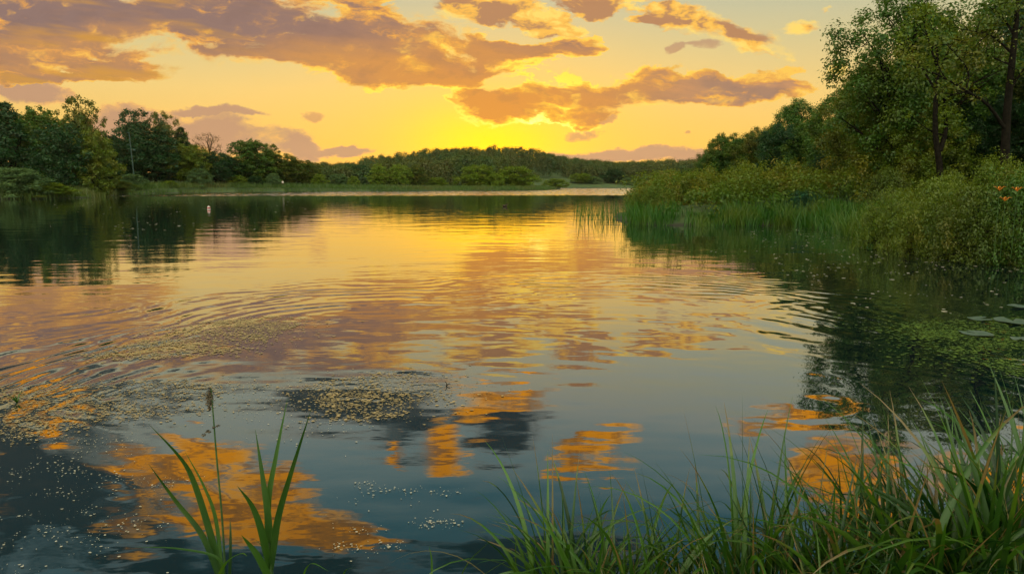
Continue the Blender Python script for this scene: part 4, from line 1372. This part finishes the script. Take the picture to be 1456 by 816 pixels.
# ------------------------------------------------------------------ foreground grass, right
def rand_blade(mb, base, L, width, az, lean, droop, t, n=14):
    s = np.linspace(0, 1, n)
    el = R(90) - lean - droop * s ** 1.8
    st_ = np.stack([np.cos(el) * math.cos(az), np.cos(el) * math.sin(az), np.sin(el)], 1) * (L / (n - 1))
    pts = base + np.concatenate([np.zeros((1, 3)), np.cumsum(st_[:-1], 0)])
    tw = az + math.pi / 2 + rng.normal(0, 0.7)
    tw2 = tw + rng.normal(0, 0.6)
    th = np.linspace(tw, tw2, n)
    t = np.full((n - 1) * 2, float(t))
    if rng.uniform() < 0.35:
        kt = rng.integers(1, max(2, n // 3))
        t[-2 * kt:] = 1.8
        t[-2 * kt - 2:-2 * kt] = 1.3
    mb.blade(pts, width, np.stack([np.cos(th), np.sin(th), np.zeros(n)], 1), 0.35, t)


def tuft(name, px, Y, nb, Lmin, Lmax, spread, label, az0=None, w=(0.008, 0.016), group=None, droop=(0.2, 2.0), lean=(0.02, 0.35)):
    Xc = tang(px, 700)[0] * Y
    zb = max(-0.15, float(ground_z(np.array([Xc]), np.array([Y]))[0]))
    o = tag(empty(name, (Xc, Y, zb)), label, "grass", group)
    mb, dry = MB(), MB()
    for k in range(nb):
        b_ = np.array((rng.normal(0, spread), rng.normal(0, spread * 0.6), -0.02))
        az = rng.uniform(0, 6.28) if az0 is None else rng.normal(az0, 1.1)
        isd = rng.uniform() < 0.06
        rand_blade(dry if isd else mb, b_, rng.uniform(Lmin, Lmax) * 1.08, rng.uniform(*w) * (0.45 if isd else 1.0), az, rng.uniform(*lean), rng.uniform(*droop) ** 1.3, np.clip(rng.normal(0.42, 0.36), 0, 1))
    link("blades", mb.mesh(name, M["grass_near"]), o)
    if dry.n:
        link("dry_blades", dry.mesh(name + "_dry", M["grass_dry"]), o)


GT = "grass tufts along the near bank"
TUFTS = [
    (800, 2.75, 36, 0.5, 0.95, 0.07, "leafy green tuft at the left end of the near grass"),
    (850, 2.6, 30, 0.45, 0.80, 0.08, "arching tuft second from the left end of the near grass"),
    (920, 2.55, 40, 0.5, 0.9, 0.10, "spreading tuft of drooping blades at bottom centre right"),
    (985, 2.7, 26, 0.4, 0.75, 0.09, "thin tuft between the drooping one and the tall spears"),
    (1065, 2.6, 26, 0.6, 1.12, 0.06, "tall spear-like tuft with sharp upright tips"),
    (1110, 2.55, 34, 0.5, 0.95, 0.09, "upright tuft just right of the tall spears"),
    (1175, 2.5, 44, 0.5, 0.9, 0.12, "low dense tuft below the orange cloud reflection"),
    (1250, 2.5, 50, 0.55, 1.0, 0.13, "thick tuft in front of the orange cloud reflection"),
    (1310, 2.4, 55, 0.55, 1.02, 0.14, "broad-bladed tuft with long leaves leaning left"),
    (1370, 2.35, 60, 0.65, 1.18, 0.14, "tall bright tuft rising over the dark water"),
    (1430, 2.3, 60, 0.7, 1.26, 0.14, "tallest tuft at the right frame edge"),
    (1490, 2.2, 60, 0.75, 1.32, 0.14, "tuft half outside the right frame edge"),
]
for px, Y, nb, a, b_, s_, lab in TUFTS:
    nb = int(nb * 1.7)
    tuft("grass_tuft", px, Y, nb, a, b_, s_, lab, group=GT, w=(0.013, 0.029) if px < 1250 else (0.017, 0.037))
o = empty("grass_sprig", tuple(on_water(660, 812)))
tag(o, "few thin blades leaning left at the bottom edge, apart from the near grass", "grass")
org = np.array(o.location)
for pts, w, tw, t in [([(660, 850, 2.9), (690, 815, 2.85), (740, 788, 2.8), (780, 782, 2.75)], 0.012, 0.9, 0.7), ([(640, 850, 2.9), (665, 800, 2.85), (690, 775, 2.8), (705, 762, 2.8)], 0.008, 0.6, 0.6),
                      ([(612, 850, 2.9), (614, 800, 2.9), (610, 775, 2.9)], 0.010, 0.2, 0.9), ([(735, 850, 2.8), (733, 790, 2.8), (734, 758, 2.8)], 0.008, 0.2, 0.2)]:
    mb = MB()
    px_blade(mb, pts, w, tw, 0.3, t, 12, org)
    link("leaf", mb.mesh("sprig_leaf", M["grass_near"]), o)

# thick undergrowth of blades between the tufts, tinted dark to paint in their shadow
n = 2300
bx = rng.uniform(0.25, 3.0, n)
by = rng.uniform(1.75, 2.75, n) + bx * 0.05
bz = np.maximum(ground_z(bx, by), -0.1)
mb = MB()
for k in range(n):
    Lm = 0.35 + 0.22 * np.clip(bx[k] - 0.6, 0, 2)
    rand_blade(mb, np.array((bx[k], by[k], bz[k] - 0.02)), rng.uniform(0.55, 1.25) * Lm + 0.12, rng.uniform(0.010, 0.024), rng.uniform(0, 6.28), rng.uniform(0.02, 0.4), rng.uniform(0.1, 1.4), np.clip(rng.normal(0.22, 0.25), 0, 1), 9)
tag(link("grass", mb.mesh("grass", M["grass_near"])), "thick low green grass filling the near bank at lower right", "grass", kind="stuff")

# ------------------------------------------------------------------ evening haze
HAZE = 0.0001
if HAZE:
    hb = np.array([(x, y, z) for z in (-2.6, 46.0) for y in (-960, 960) for x in (-960, 960)], float)
    hf = [(0, 2, 3, 1), (4, 5, 7, 6), (0, 1, 5, 4), (2, 6, 7, 3), (0, 4, 6, 2), (1, 3, 7, 5)]
    mh, gh, oh = new_mat("haze")
    pv = gh.n("ShaderNodeVolumePrincipled")
    pv.inputs["Color"].default_value = (0.95, 0.86, 0.66, 1)
    pv.inputs["Density"].default_value = HAZE
    pv.inputs["Anisotropy"].default_value = 0.55
    gh.t.links.new(pv.outputs[0], oh.inputs["Volume"])
    tag(link("haze", mesh_np("haze", hb, hf, 4, False, None, mh)), kind="stuff")

# ------------------------------------------------------------------ render settings
scn.render.engine = "CYCLES"
c = scn.cycles
c.use_denoising = True
c.denoiser = "OPENIMAGEDENOISE"
c.max_bounces = 6
c.diffuse_bounces = 2
c.glossy_bounces = 3
c.transmission_bounces = 3
c.volume_bounces = 0
c.transparent_max_bounces = 4
c.sample_clamp_indirect = 4.0
c.caustics_reflective = False
c.caustics_refractive = False
scn.view_settings.view_transform = "Standard"
scn.view_settings.look = "None"
scn.view_settings.exposure = 0.0
scn.view_settings.gamma = 1.0
scn.view_settings.use_curve_mapping = False
